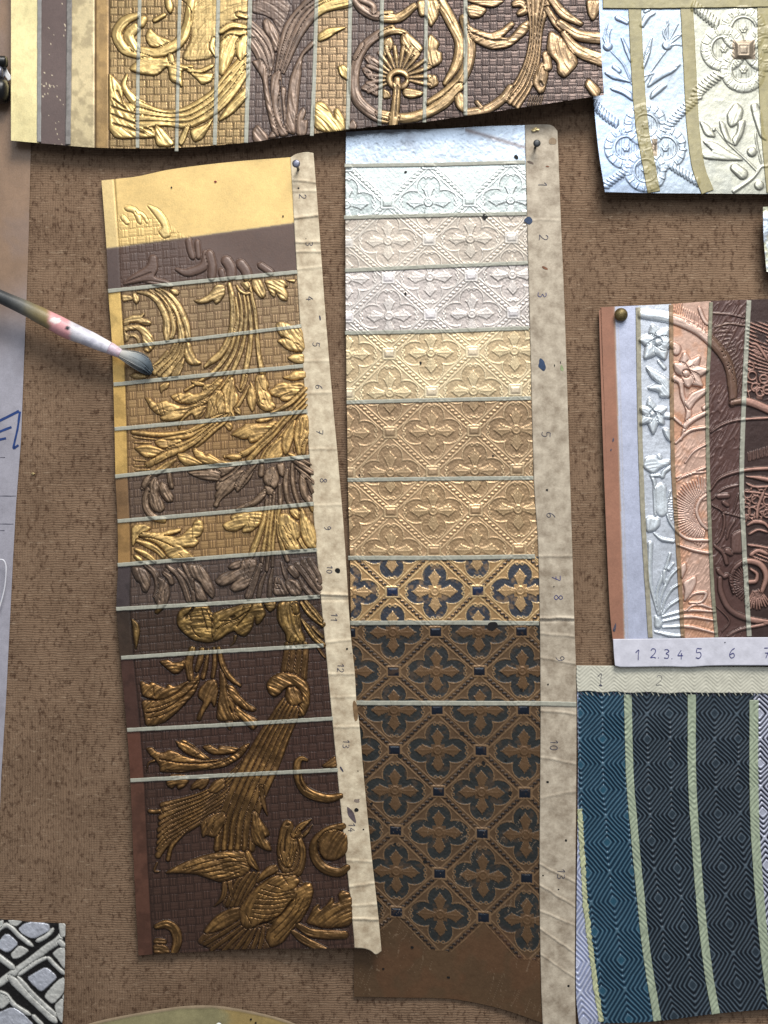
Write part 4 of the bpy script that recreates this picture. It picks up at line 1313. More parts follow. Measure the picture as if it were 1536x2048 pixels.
def centre_pattern(U, Vv):
    """height and zones of the pressed flower diamonds: 1 lobe, 2 petal, 3 ring, 4 bead, 5 stud, 6 ridge"""
    c, r = lattice(U, Vv)
    # nearest flower: whole c on even rows, half c on odd rows; rows are even where flowers sit at XR
    r0 = np.round(r)
    best = None
    for dr in (-1, 0, 1):
        rr = r0 + dr
        odd = (rr % 2) > 0.5
        cc = np.where(odd, np.floor(c) + 0.5, np.round(c))
        e = np.abs(c - cc) * 2 + np.abs(r - rr)
        if best is None:
            best, bc, br = e, cc, rr
        else:
            t = e < best
            best, bc, br = np.where(t, e, best), np.where(t, cc, bc), np.where(t, rr, br)
    dx, dy = (c - bc) * 169.0, (r - br) * 80.0
    e = np.abs(dx) / 84.5 + np.abs(dy) / 80.0         # 1 on the diamond's border
    sd = (1 - e) * 58.0                                # px from the border line
    H = np.zeros_like(U)
    Z = np.zeros(U.shape, int)
    ex = fbm(U, Vv, 3.2, 210, 2) - 0.5
    # border: bead row between two fine ridges
    along = np.where(dx * dy > 0, dx - dy, dx + dy) / 1.41
    beadc = (along + 400) / 9.6
    bf = (beadc - np.floor(beadc) - 0.5) * 9.6
    bead = np.clip(1 - (bf / 3.9) ** 2 - (sd / 3.6) ** 2, 0, 1)
    H += 2.0 * np.sqrt(bead)
    Z = np.where(bead > 0.05, 4, Z)
    rid = np.exp(-((np.abs(sd) - 6.6) / 1.25) ** 2)
    H += 1.5 * rid
    Z = np.where((rid > 0.4) & (Z == 0), 6, Z)
    # flower: along the arm (a) and across it (b)
    hor = np.abs(dx) > np.abs(dy)
    a = np.where(hor, np.abs(dx) * 0.93, np.abs(dy))
    b = np.where(hor, dy, dx)
    ab = np.abs(b)
    # heart shaped lobe behind each petal
    lob = np.hypot(a - 31.0, ab) - 24.6
    notch = np.hypot(a - 58, ab) - 5.5
    lob = np.maximum(lob, -notch)
    lob = np.where(a < 12, 9, lob)
    inl = lob < 0
    H += np.where(inl, -0.7 + 1.1 * ex, 0)
    Z = np.where(inl & (np.abs(sd) > 7), 1, Z)
    lr = np.exp(-(lob / 1.25) ** 2) * (a > 13)
    curl = np.exp(-((np.hypot(a - 52.5, ab - 5.2) - 2.6) / 1.2) ** 2) * (a > 46)
    lr = np.maximum(lr, curl)
    H += 1.7 * lr
    Z = np.where((lr > 0.62) & (Z != 4), 6, Z)
    # petal with a three-pointed tip
    wp = np.interp(a, [5, 9, 16, 24, 28.5, 30, 33, 36, 41.5], [2, 3.2, 5.8, 9.0, 12.4, 8.8, 7.6, 4.6, 0], left=0, right=0)
    pe = wp - ab
    inp = pe > 0
    H = np.where(inp, 0.7 + 0.9 * np.sqrt(np.clip(1 - (ab / np.maximum(wp, 0.5)) ** 2, 0, 1)) - 0.5 * sstep(a, 26, 8) + 0.6 * ex, H)
    vein = np.exp(-(ab / 1.0) ** 2) * (a > 12) * (a < 34)
    H = H + np.where(inp, 1.0 * vein, 0)
    Z = np.where(inp, 2, Z)
    pr = np.exp(-(pe / 1.2) ** 2) * (a > 7) * (a < 43)
    H = H + 1.1 * pr
    Z = np.where((pr > 0.8) & (Z != 2), 6, Z)
    rr_ = np.hypot(dx, dy)
    ring = np.exp(-((rr_ - 7.2) / 1.5) ** 2)
    H = np.where(rr_ < 9.5, 2.0 + 1.6 * ring + 1.4 * np.clip(1 - (rr_ / 5) ** 2, 0, 1), H)
    Z = np.where(rr_ < 9.5, 3, Z)
    # stud: the lattice points without a flower
    odd = (r0 % 2) > 0.5
    sc = np.where(odd, np.round(c), np.floor(c) + 0.5)
    sx, sy = np.abs(c - sc) * 169.0, np.abs(r - r0) * 80.0
    bx = np.maximum(sx - 11.0, sy - 8.5)
    H = np.where(bx < 3.5, 1.2 + 1.5 * np.exp(-((bx - 1.6) / 1.2) ** 2) + np.clip(-bx, 0, 4) * 0.65, H)
    Z = np.where(bx < 3.5, np.where(bx < 0, 5, 6), Z)
    stud = bx < 3.5
    # ids for the pieces one can pick out
    fl = (lob < 1.5) | inp | (rr_ < 9.5)
    fl &= ~stud & (np.abs(sd) > 4)
    code = np.where(stud, 2_000_000 + (np.round(sc * 2) + 40) * 100 + r0 + 10, np.where(fl, 1_000_000 + (np.round(bc * 2) + 40) * 100 + br + 10, 0)).astype(int)
    return H, Z, code, c, r


def centre_depth(U, Vv):
    d = 14 + wavy(U, Vv, 2.0, 300, 111) + wavy(U, Vv, 0.6, 90, 113)
    d = d - 5 * sstep(Vv, 1150, 1330) + 5 * sstep(Vv, 1750, 2000) * sstep(U, 900, 1080)
    return d


def centre_finish(U, Vv):
    bd = np.zeros(U.shape, int)
    for a, b in C_TAPES:
        bd += Vv > line_v(U, a, b)
    H, Z, code, c, r = centre_pattern(U, Vv)
    # plain at the very top and in the blank bottom
    top = (bd == 0)
    zig = r < np.abs(c - np.round(c)) * 2 - 1.12
    bot = (r > 19.12 - np.abs(c - np.round(c)) * 2) | (r > 18.86)
    blank = top | zig | bot
    H = np.where(blank, 0, H)
    Z = np.where(blank, 0, Z)
    code = np.where(blank, 0, code)
    soft = np.interp(bd, range(10), [1, .42, .45, .55, .55, .6, .62, .7, .55, .5])
    H = H * soft * np.clip(0.55 + 0.9 * fbm(U, Vv, 110, 127, 3), 0.5, 1.25) + 0.35 * (fbm(U, Vv, 4, 129, 2) - 0.5)
    #       ground          ridge           lobe            petal           stud           bead         metal rough
    F = [((192, 205, 220), (200, 210, 220), (186, 198, 210), (192, 204, 214), (192, 204, 214), (192, 204, 214), .70, .42),
         ((194, 201, 197), (212, 217, 214), (180, 188, 184), (197, 203, 200), (190, 197, 192), (197, 202, 197), .75, .44),
         ((186, 173, 157), (208, 198, 184), (188, 174, 158), (200, 188, 172), (206, 198, 188), (200, 188, 172), .50, .48),
         ((190, 179, 171), (211, 203, 195), (193, 181, 173), (206, 196, 188), (216, 208, 206), (206, 196, 188), .55, .46),
         ((212, 186, 142), (230, 210, 166), (200, 173, 129), (218, 194, 148), (216, 196, 162), (214, 190, 146), .52, .46),
         ((180, 146, 106), (204, 174, 130), (168, 136, 98), (184, 152, 110), (176, 146, 108), (180, 148, 108), .55, .42),
         ((198, 160, 114), (218, 184, 134), (182, 147, 103), (200, 166, 118), (190, 154, 110), (196, 160, 114), .58, .40),
         ((194, 152, 96), (222, 186, 126), (58, 62, 72), (202, 162, 108), (34, 46, 74), (44, 36, 34), .52, .38),
         ((104, 78, 50), (140, 108, 70), (42, 44, 44), (112, 82, 50), (22, 28, 40), (30, 22, 18), .35, .44),
         ((96, 71, 45), (130, 100, 66), (38, 41, 40), (104, 76, 46), (19, 27, 40), (28, 20, 16), .32, .46)]
    cols = [lin([f[k] for f in F])[bd] for k in range(6)]
    zmap = {0: 0, 1: 2, 2: 3, 3: 3, 4: 5, 5: 4, 6: 1}
    rgb = cols[0]
    for zk, ck in zmap.items():
        rgb = np.where((Z == zk)[..., None], cols[ck], rgb)
    met = np.array([f[6] for f in F])[bd]
    rou = np.array([f[7] for f in F])[bd]
    painted = (bd >= 7) & ((Z == 1) | (Z == 4) | (Z == 5))
    met = np.where(painted, 0.05, met)
    rou = np.where(painted & (Z == 5), 0.25, rou)
    wear = (sstep(fbm(U, Vv, 13, 121, 4), 0.56, 0.72) * painted * 0.45)[..., None]
    rgb = rgb * (1 - wear) + cols[0] * 0.8 * wear
    n = fbm(U, Vv, 80, 123, 4)
    rgb = rgb * (0.84 + 0.32 * n)[..., None]
    # soiling: stains at the top, scuffs and pale scratches at the foot
    st = (sstep(fbm(U, Vv, 40, 131, 4), 0.58, 0.75) * (bd == 0) * 0.4)[..., None]
    rgb = rgb * (1 - st) + lin((118, 112, 120)) * st
    band_st = np.exp(-((Vv - (262 + (U - 940) * 0.30)) / 5.0) ** 2) * (U > 930) * (bd == 0)
    rgb = rgb * (1 - 0.7 * band_st[..., None]) + lin((112, 86, 72)) * 0.7 * band_st[..., None]
    sc = np.abs(vnoise(U * 1.0 + Vv * 0.35, Vv * 0.16, 6, 141) - 0.5) < 0.012
    sc = sc & (fbm(U, Vv, 50, 143, 2) > 0.52) & (Vv > 1640)
    rgb = np.where(sc[..., None], rgb * 0.4 + lin((150, 126, 98)) * 0.6, rgb)
    red = (sstep(fbm(U, Vv, 60, 151, 3), 0.55, 0.7) * sstep(Vv, 1820, 1900) * 0.22)[..., None]
    rgb = rgb * (1 - red) + lin((120, 72, 40)) * red
    H = H + np.where(top, 1.0 * (fbm(U, Vv, 9, 161, 3) - 0.5), 0)
    return H, code, bd, rgb, met, rou


U, Vv = coons('692,264 760,260 870,258 960,253 1052,250', '708,1993 800,1995 868,1996 920,2000 1000,2017 1086,2046',
              '692,264 691,435 692,665 696,960 700,1116 702,1246 706,1406 708,1700 708,1993', '1052,250 1054,430 1062,720 1070,960 1078,1115 1082,1406 1084,1800 1086,2046', 1.5)
Ht, code, bd, rgb, met, rou = centre_finish(U, Vv)
uq = np.unique(code)
names = ['ground']
lut = {}
for q in uq:
    if q:
        names.append('stud' if q >= 2_000_000 else 'flower')
        lut[q] = len(names) - 1
ids = np.vectorize(lambda q: lut.get(q, 0))(code)
x, y, z = pt(880, 2000, 0)
CP = thing('leather_sample', (x, y, z), 'long leather sample of four petalled flowers in diamonds, silver above to dark brown below', 'leather sample')
CBN = ['plain silver band', 'pale silver band with diamonds', 'silver beige band', 'pinkish silver band', 'light gold band', 'dull gold beige band', 'warm gold band', 'gold band with blue black painted lobes', 'dark brown glazed band', 'dark brown worn band with blank foot']
sheet(CP, U, Vv, centre_depth(U, Vv), Ht, rgb, met, rou, bd, ids, names, CBN)
CSURF = lambda U, Vv: centre_depth(U, Vv) + np.maximum(centre_finish(U, Vv)[0], 0) + 0.2
for k, (a, b) in enumerate(C_TAPES[:8]):
    ribbon(CP, 'tape_strip', [(a[0] - 2, a[1]), ((a[0] + b[0]) / 2, (a[1] + b[1]) / 2 + (1.2 if k % 3 == 0 else -0.6)), b], 8.0 if k < 6 else 9.0, CSURF, M_TAPE, seed=20 + k)

# grey margin on its right
RLt = [(1050, 250), (1054, 430), (1061, 700), (1068, 960), (1077, 1115), (1081, 1406), (1079, 1750), (1082, 1960), (1086, 2060)]
RRt = [(1115, 262), (1121, 420), (1130, 640), (1137, 860), (1143, 1050), (1149, 1250), (1153, 1406), (1151, 1750), (1150, 1960), (1153, 2100)]
RCREASE = [(440, 0.0, 1.0), (1112, 0.0, 1.6), (1236, 0.02, 3.4), (1242, 0.0, -1.4), (1270, .1, 1.6), (1320, .2, 1.6), (1424, .1, 2.0), (1520, .2, 1.6), (1590, -.2, 1.4), (1745, .5, 2.0), (1790, .6, 2.0), (1835, .4, 1.8), (1880, .7, 2.0), (1930, .7, 1.6)]


def rstrip_d(U, Vv):
    d = centre_depth(np.minimum(U, 1090), Vv) + 2.8 + wavy(U, Vv, 0.6, 30, 117)
    for y, s, a in RCREASE:
        t = Vv - y - s * (U - 1112) - 2.5 * (vnoise(U, Vv, 16, 119) - 0.5)
        d = d + a * np.exp(-(t / 2.0) ** 2)
    return d


rm = strip(CP, RLt, RRt, '1050,250 1070,249 1102,250 1115,262', '1086,2060 1110,2080 1153,2100', rstrip_d, M_PAPER_GREY, 'grey stained margin with pencilled numbers')
for t, cx, cy in (('1', 1085, 369), ('2', 1087, 475), ('3', 1084, 590), ('5', 1092, 869), ('6', 1102, 1031), ('7', 1112, 1156), ('8', 1117, 1195), ('9', 1120, 1317), ('10', 1108, 1490), ('13', 1122, 1748)):
    number(rm, t, cx, cy, 17 if len(t) == 1 else 15, rstrip_d, M_INK_BLUE if t in '378' else M_INK, 92)
for cx, cy, rx, ry in ((1094, 980, 2.2, 2.2), (1108, 1173, 1.2, 1.2), (1096, 1369, 1.6, 1.6), (1095, 1564, 2.4, 2.4), (1132, 1681, 2.4, 2.6), (1137, 1972, 2, 2.2), (1086, 1751, 1.5, 1.5), (1117, 1779, 1.6, 1.6), (1109, 731, 1, 2.6), (1121, 725, 1, 2.4)):
    spot(rm, 'hole', cx, cy, rx, ry, rstrip_d, M_HOLE)
spot(rm, 'paint_spot', 1058, 441, 8.5, 7, rstrip_d, M_BLUEPAINT, irr=.35, label='dark blue paint drip at the edge')
spot(rm, 'paint_spot', 1084, 730, 7, 10, rstrip_d, M_BLUEPAINT, irr=.45, ang=-.3); spot(rm, 'paint_spot', 1124, 737, 3, 6, rstrip_d, plain('green_paint', (150, 165, 120), .6, mott=.3), irr=.4)
spot(rm, 'rust_stain', 1090, 536, 6, 2.6, rstrip_d, M_RUST, ang=.4); spot(rm, 'rust_stain', 1095, 333, 3.5, 1.6, rstrip_d, M_RUST)
spot(rm, 'rust_stain', 1060, 324, 6, 2.5, rstrip_d, plain('brown_stain', (120, 104, 92), .7, mott=.3), ang=.6, irr=.5)
spot(rm, 'rust_stain', 1105, 283, 7, 6, rstrip_d, plain('tan_stain', (160, 138, 112), .7, mott=.3), irr=.5)
rx_ = lambda U, Vv: np.where(U < 1081, CSURF(np.minimum(U, 1081), Vv), rstrip_d(U, Vv)) + 0.4 + 2.0 * sstep(U, 1072, 1082) * (U < 1081)
ribbon(CP, 'tape_strip', [(713, 1406), (900, 1406.5), (1081, 1407), (1153, 1409)], 9.5, rx_, M_TAPE, seed=31)
for cx, cy, rx, ry in ((970, 433, 5, 6), (1033, 314, 4.2, 4.2), (811, 344, 3, 2), (811, 587, 2.4, 4), (841, 726, 2.4, 2.8), (986, 912, 2.2, 2.2), (719, 950, 1.8, 1.8), (985, 1251, 11, 8.5),
                       (820, 1408, 2.4, 2.4), (924, 1467, 4, 3.4), (967, 1526, 3.6, 4.4), (800, 1512, 5, 4), (1021, 1586, 3.6, 4), (850, 1723, 4, 4), (743, 1607, 3, 2.6), (790, 1688, 2.6, 2.2), (1012, 1521, 2.6, 2.4),
                       (1043, 1379, 2.6, 3), (824, 1895, 3, 2.6), (767, 1938, 2.4, 2), (897, 1955, 3, 2.4), (1040, 1634, 2.4, 2.4)):
    spot(CP, 'hole', cx, cy, rx, ry, lambda U, Vv: CSURF(U, Vv) + 0.6, M_HOLE)

# ================================================================= wide scroll panel (top)
R = Relief()
R.motif('scroll_leaf')
R.S('T', '1050,120 960,160 900,260 950,370 1050,410 1180,450 1290,480', [26, 40, 42, 42, 40, 40, 24], 6)
R.S('T', '1040,215 990,275 1035,365', [40, 44, 34], 6)
R.P('T', '1118,290 1150,213 1200,270 1325,320 1250,372 1150,352', 6, 6); R.S('T', '1100,150 1085,180', 34, 6)
R.S('T', '1470,10 1440,200 1370,330 1220,402 1090,380', [34, 38, 42, 40, 26], 6.5)
R.P('T', '1265,-10 1312,-10 1332,60 1310,104 1280,72', 6, 6); R.S('T', '1270,110 1180,162', 18, 5)
R.motif('acanthus_leaf')
R.P('T', '988,530 1090,440 1250,452 1300,428 1332,470 1400,500 1490,500 1480,542 1392,532 1402,672 1370,640 1310,622 1290,500 1200,582 1060,562', 6, 7)
R.S('T', '1310,435 1320,470', 24, 7)
R.motif('corner_fan')
R.P('T', '833,560 870,590 940,680 945,790 1040,800 1185,1000 1195,1055 833,1065', 5.5, 7)
for q in ('870,760 960,830', '860,820 1040,880', '860,880 1160,1000', '870,950 1100,1020', '900,700 940,790'):
    R.G('T', q, 10, 3.5)
R.S('T', '975,575 955,660 1020,760 1100,810', [10, 24, 34, 34], 6)
R.motif('scroll_stem')
R.F('T', '1060,800 1250,855 1420,840 1625,720 1760,560 1890,420', '1060,960 1250,950 1450,960 1640,860 1780,720 1890,560', 4, 6)
R.P('T', '1190,960 1250,990 1342,1105 1300,1125 1200,1118', 6, 6); R.P('U', '0,1000 120,960 185,900 100,1062 28,1092', 6, 7)
R.P('U', '213,935 280,830 430,660 445,740 350,852 280,902', 6, 7); R.P('T', '1370,1090 1420,980 1460,960 1420,1080 1390,1120', 5, 5)
R.motif('shell')
R.hs = 0.4
R.P('U', '-110,-40 445,-40 445,120 300,170 230,240 180,450 -20,470 -60,440 10,300 20,60', 5, 12)
R.hs = 0.8
R.S('U', '180,300 170,360 200,430', [16, 26, 14], 5); R.S('U', '-20,540 80,545 180,500', 18, 5); R.P('U', '0,560 80,570 180,560 170,620 90,650 60,610', 5, 6)
R.S('U', '225,250 320,195 445,210', 24, 6); R.S('U', '235,360 300,265 445,250', 26, 6); R.P('U', '228,330 300,270 382,280 332,450 250,584 218,560', 6, 8)
R.P('U', '350,340 400,275 445,270 445,400 390,470 360,430', 6, 7); R.S('U', '360,110 445,130', 20, 4)
R.motif('acanthus_stem')
R.F('U', '470,190 560,280 625,420 605,620', '480,330 530,410 575,540 595,660', 3, 6)
R.P('U', '475,0 790,0 690,300 640,150 560,110 475,100', 2.2, 10)
R.P('U', '558,170 590,138 640,190 682,260 684,372 650,402 620,300 568,232', 6.5, 7)
R.P('U', '475,470 550,460 590,540 600,700 690,1050 640,1040 580,780 560,600 500,510', 6, 7)
R.F('U', '940,0 770,180 700,360 660,560', '1215,10 1000,80 850,260 720,560', 4, 6.5)
R.P('U', '625,580 690,536 704,620 700,900 760,1035 690,1050 640,860 620,700', 6, 8); R.S('U', '715,690 705,800 735,960', [24, 28, 24], 6)
R.G('U', '690,620 700,780 720,960', 9, 4)
R.P('U', '735,1010 748,780 770,600 820,480 870,390 945,310 955,345 862,430 852,560 832,760 812,1035', 6.5, 9)
R.P('U', '985,270 1050,220 1120,212 1205,208 1130,244 1060,292 985,322', 6, 6)
R.motif('acanthus_leaf')
R.P('U', '478,1010 520,955 602,1050 590,1095 490,1098', 6, 7); R.P('U', '600,1060 630,1008 665,1055', 5, 5)
R.P('U', '818,900 870,818 892,860 862,930 905,920 892,1040 818,1040', 6, 7)
R.P('U', '952,800 1000,778 1050,810 1092,882 1115,920 1108,850 1132,828 1182,900 1192,1005 1050,1015 955,985', 6.5, 8)
R.P('U', '1138,510 1180,498 1210,530 1212,622 1150,572', 6, 6)
R.P('U', '1222,960 1250,915 1278,950 1278,990 1222,990', 5, 5)
R.motif('scroll_ring')
R.S('U', '1550,215 1440,270 1330,370 1270,520 1262,680 1305,790 1440,895 1560,920', [28, 36, 38, 38, 42, 46, 44, 34], 7)
R.motif('thorn')
R.S('U', '1325,330 1258,455', 18, 5)
R.motif('scroll_ring')
R.S('V', '0,235 60,208 130,205 190,235', 22, 6)
R.S('V', '385,-10 470,150 520,280 500,420 425,545', [36, 40, 34, 34, 16], 6.5); R.S('V', '545,120 592,300 560,460 470,580 320,670', [28, 34, 38, 40, 22], 6.5)
R.motif('scroll_ring')
R.S('V', '0,745 150,772 290,742 420,670 520,570', [30, 34, 36, 38, 30], 7)
R.motif('scroll_leaf')
R.S('U', '1250,-20 1310,60 1420,120 1540,110', [20, 38, 40, 34], 6); R.S('U', '1300,-10 1400,40 1410,100', 26, 5)
R.motif('flower')
R.P('U', '1338,450 1370,418 1445,470 1445,562 1390,512', 6, 6); R.P('U', '1318,530 1350,513 1445,590 1445,632 1360,602', 6, 6); R.P('U', '1308,682 1350,638 1445,650 1445,745 1380,712', 6, 6)
R.P('V', '300,282 330,218 388,280 370,330 404,345 402,412 308,455', 6.5, 7); R.P('V', '135,232 190,218 262,290 285,322 200,402 140,305', 6.5, 8)
R.P('V', '310,500 362,488 385,550 318,584', 6, 6); R.P('V', '155,570 285,600 272,625 200,645 150,622', 6, 6); R.P('V', '20,580 60,600 70,640 20,645', 5, 6)
R.P('V', '22,262 70,240 92,290 70,330 24,380', 6, 7)
for k in range(15):
    an = math.radians(-205 + k * 15.5)
    r1 = 205 if k % 3 else 215
    R.stroke(np.array([[760 + (120 + math.cos(an) * rr) * .306, (510 + math.sin(an) * rr) * .306] for rr in (60, 130, r1)]), np.array([2.0, 4.8, 4.2]), 5.5, 1.2)
R.stroke(np.array([[760 + (120 + math.cos(t) * 60) * .306, (518 + math.sin(t) * 52) * .306] for t in np.linspace(0, 2 * np.pi, 18)]), np.array([6.2]), 9, 1.5, False)
R.S('V', '112,520 106,650 86,820', [22, 28, 32], 8)
R.G('V', '112,560 100,760', 6)
R.motif('acanthus_leaf')
R.S('V', '20,125 130,112 225,40', [26, 32, 24], 6); R.P('V', '238,0 380,0 384,100 330,185 300,100 260,110', 5.5, 7)
R.P('V', '565,155 620,190 720,222 800,190 860,138 882,160 820,222 790,245 850,250 920,160 975,128 965,212 840,312 720,324 600,262', 6.5, 7)
R.G('V', '600,215 720,260 830,262', 7, 3)
R.P('V', '555,40 620,28 702,60 660,112 590,122', 6, 7); R.S('V', '870,30 920,20 955,60 905,92', 26, 6); R.P('V', '555,0 825,0 740,52 640,30', 5, 6)
R.motif('acanthus_stem')
R.F('V', '965,-10 985,180 965,360 900,520 800,640', '1105,-10 1055,200 1035,400 985,560 900,700', 5, 6.5)
R.S('V', '565,735 700,712 800,645 850,570', [26, 30, 32, 20], 6.5); R.S('V', '630,665 660,700', 16, 5)
R.P('V', '995,540 1030,450 1062,400 1102,470 1072,602 1040,612', 7, 8); R.S('V', '1085,345 1100,450', 28, 6); R.G('V', '1050,540 1060,560', 14, 4)
for k in range(6):
    R.S('V', '%d,620 %d,695' % (985 + 16 * k, 965 + 16 * k), 6, 3)
R.P('V', '1108,195 1180,240 1272,340 1294,420 1210,512 1160,480 1162,410 1088,340', 7, 9)
R.S('V', '1120,-10 1200,90 1310,155', [26, 34, 18], 6); R.S('V', '1095,60 1150,150 1205,215', [20, 28, 20], 6)
R.S('V', '1180,150 1300,230 1470,252', [26, 38, 40], 7); R.S('V', '1200,220 1300,330 1470,400', [20, 42, 46], 6.5); R.P('V', '1348,0 1440,0 1440,62 1392,142 1360,92', 6, 7)
R.motif('acanthus_leaf')
R.P('V', '1338,560 1360,508 1445,588 1420,640 1385,622', 7, 8)
R.P('V', '488,640 530,598 552,640 555,742 500,702', 6, 7)
TOP_R = R
T_TAPES = [([(281, -60), (276, 150), (275, 296)], 7.2), ([(361, -60), (356, 150), (353, 303)], 7), ([(438, -60), (433, 150), (429.5, 290)], 8), ([(502, -60), (496, 150), (492, 286)], 8.5),
           ([(635, -60), (629, 140), (623.5, 272)], 8), ([(702, -60), (698, 140), (695, 259)], 8), ([(765, -60), (762, 140), (759, 251)], 8), ([(853, -60), (851, 140), (848.5, 245)], 7.5), ([(931, -60), (931, 120), (931, 231)], 8)]


def top_depth(U, Vv):
    d = 26 + 24 * sstep(U, 500, 1200) + 10 * sstep(Vv, 40, 290) + wavy(U, Vv, 2.5, 260, 181) + wavy(U, Vv, 0.7, 80, 183)
    return d


def top_finish(U, Vv):
    edges = [79, 137.5, 189] + [None] * 1
    bd = (U > 79).astype(int) + (U > 137.5) + (U > 189) + (U > 218)
    for p, _ in T_TAPES:
        bd += U > np.interp(Vv, [q[1] for q in p], [q[0] for q in p])
    H, I, C = TOP_R.ev(U, Vv)
    pl = bd < 4
    H = np.where(pl, 0, H); I = np.where(pl, 0, I); C = np.where(pl, 0, C)
    h, joint, ridg, chk, tn = weave(U, Vv, 14.6, 0.02, -0.01, 219, 60, 3)
    raised = sstep(H, 0.4, 3.2)
    wv = (1 - raised) * (~pl)
    Ht = H + h * wv * 0.8 - C * (1 - raised) + (0.9 * (fbm(U, Vv, 7, 191, 3) - 0.5) + 0.85 * TOP_R.stria) * raised
    F = [((236, 218, 152), (236, 218, 152), (150, 130, 80), .55, .42), ((98, 80, 76), (98, 80, 76), (60, 50, 48), .05, .5), ((206, 186, 138), (206, 186, 138), (110, 92, 66), .5, .45), ((172, 136, 78), (172, 136, 78), (90, 70, 44), .45, .42)]
    gold = ((166, 136, 84), (230, 194, 114), (84, 62, 36), .55, .40)
    brown = ((100, 80, 70), (146, 120, 100), (56, 44, 42), .15, .38)
    dk = ((92, 72, 63), (190, 156, 104), (46, 36, 34), .45, .36)
    F += [gold, gold, gold, gold, brown, gold, brown, dk, dk, ((88, 69, 61), (182, 148, 104), (44, 34, 32), .42, .34)]
    F[9] = ((158, 130, 92), (222, 188, 110), (84, 62, 40), .5, .42)
    G, Rr, Cc = [lin([f[k] for f in F])[bd] for k in range(3)]
    met = np.array([f[3] for f in F])[bd]; rou = np.array([f[4] for f in F])[bd]
    e = raised[..., None]
    rgb = G * (1 - e) + Rr * e
    ln_ = (wv * np.clip(joint * 0.75 + (1 - ridg) * np.where(chk, 0.8, 0.25), 0, 1) * 0.85)[..., None]
    rgb = rgb * (1 - ln_) + Cc * ln_
    cr = (np.clip(C, 0, 1) * 0.8)[..., None]
    rgb = rgb * (1 - cr) + Cc * cr
    pat = (np.clip(sstep(fbm(U, Vv, 12, 193, 4), 0.50, 0.70) * 0.45 + sstep(-TOP_R.stria, 0.15, 0.6) * 0.4, 0, 0.8) * raised)[..., None]
    rgb = rgb * (1 - pat) + (Cc * 0.5 + Rr * 0.3) * pat
    # the plain strips at the left: flecks of leaf on brown, mottled worn gold
    fl = ((fbm(U, Vv * 0.6, 3.2, 195, 2) > 0.80 + 0.10 * (fbm(U, Vv, 40, 196, 2) < 0.5)) & (bd == 1))[..., None]
    rgb = np.where(fl, lin((206, 190, 158)), rgb)
    mo = (sstep(fbm(U, Vv, 14, 197, 4), 0.40, 0.66) * np.select([bd == 2, bd == 3, bd == 0], [0.42, 0.35, 0.14], 0))[..., None]
    rgb = rgb * (1 - mo) + Cc * mo
    rgb = rgb * (0.86 + 0.28 * fbm(U, Vv, 70, 199, 3))[..., None]
    Ht = Ht - 1.8 * np.exp(-((U - 190) / 1.5) ** 2) - 1.4 * np.exp(-((U - 217.5) / 1.4) ** 2)
    gg = (0.7 * np.exp(-((U - 190) / 1.7) ** 2) + 0.6 * np.exp(-((U - 217.5) / 1.5) ** 2))[..., None]
    rgb = rgb * (1 - gg) + lin((70, 52, 44)) * gg
    # soft relief of the gold border strip
    return Ht, I, bd, rgb, met, rou


U, Vv = coons('22,-70 600,-70 1196,-70', '22,281 100,288 187,295 300,297 400,293 505,284 557,276 690,260 760,252 846,244 931,232 1084,209 1208,190',
              '22,-70 22,120 22,281', '1196,-70 1200,60 1208,190', 1.55)
Ht, I, bd, rgb, met, rou = top_finish(U, Vv)
x, y, z = pt(600, 296, 0)
TP = thing('leather_sample', (x, y, z), 'wide leather sample of gold and brown scrolling leaves across the top edge', 'leather sample')
TBN = ['pale gold strip', 'brown strip with gold flecks', 'worn mottled gold strip', 'brownish gold border strip', 'gold band', 'gold band', 'gold band', 'gold band', 'grey brown band', 'gold weave band', 'violet brown band', 'band with the flower', 'dark band', 'dark band with silvered leaves']
sheet(TP, U, Vv, top_depth(U, Vv), Ht, rgb, met, rou, bd, I, TOP_R.names, TBN, soft=4)
TSURF = lambda U, Vv: top_depth(U, Vv) + np.maximum(top_finish(U, Vv)[0], 0) + 1.2
for k, (p, wd) in enumerate(T_TAPES):
    ribbon(TP, 'tape_strip', p, wd, TSURF, M_TAPE, seed=40 + k)
ribbon(TP, 'tape_strip', [(79, -60), (78.5, 120), (78, 284)], 8.5, TSURF, plain('grey_tape', (146, 144, 142), .5, mott=.2), seed=50)
ribbon(TP, 'tape_strip', [(139, -60), (138, 120), (136, 289)], 10.5, TSURF, plain('grey_tape_soiled', (140, 136, 132), .5, mott=.3), seed=51)

# ================================================================= silver panel (top right)
R = Relief()
R.hs = 0.5


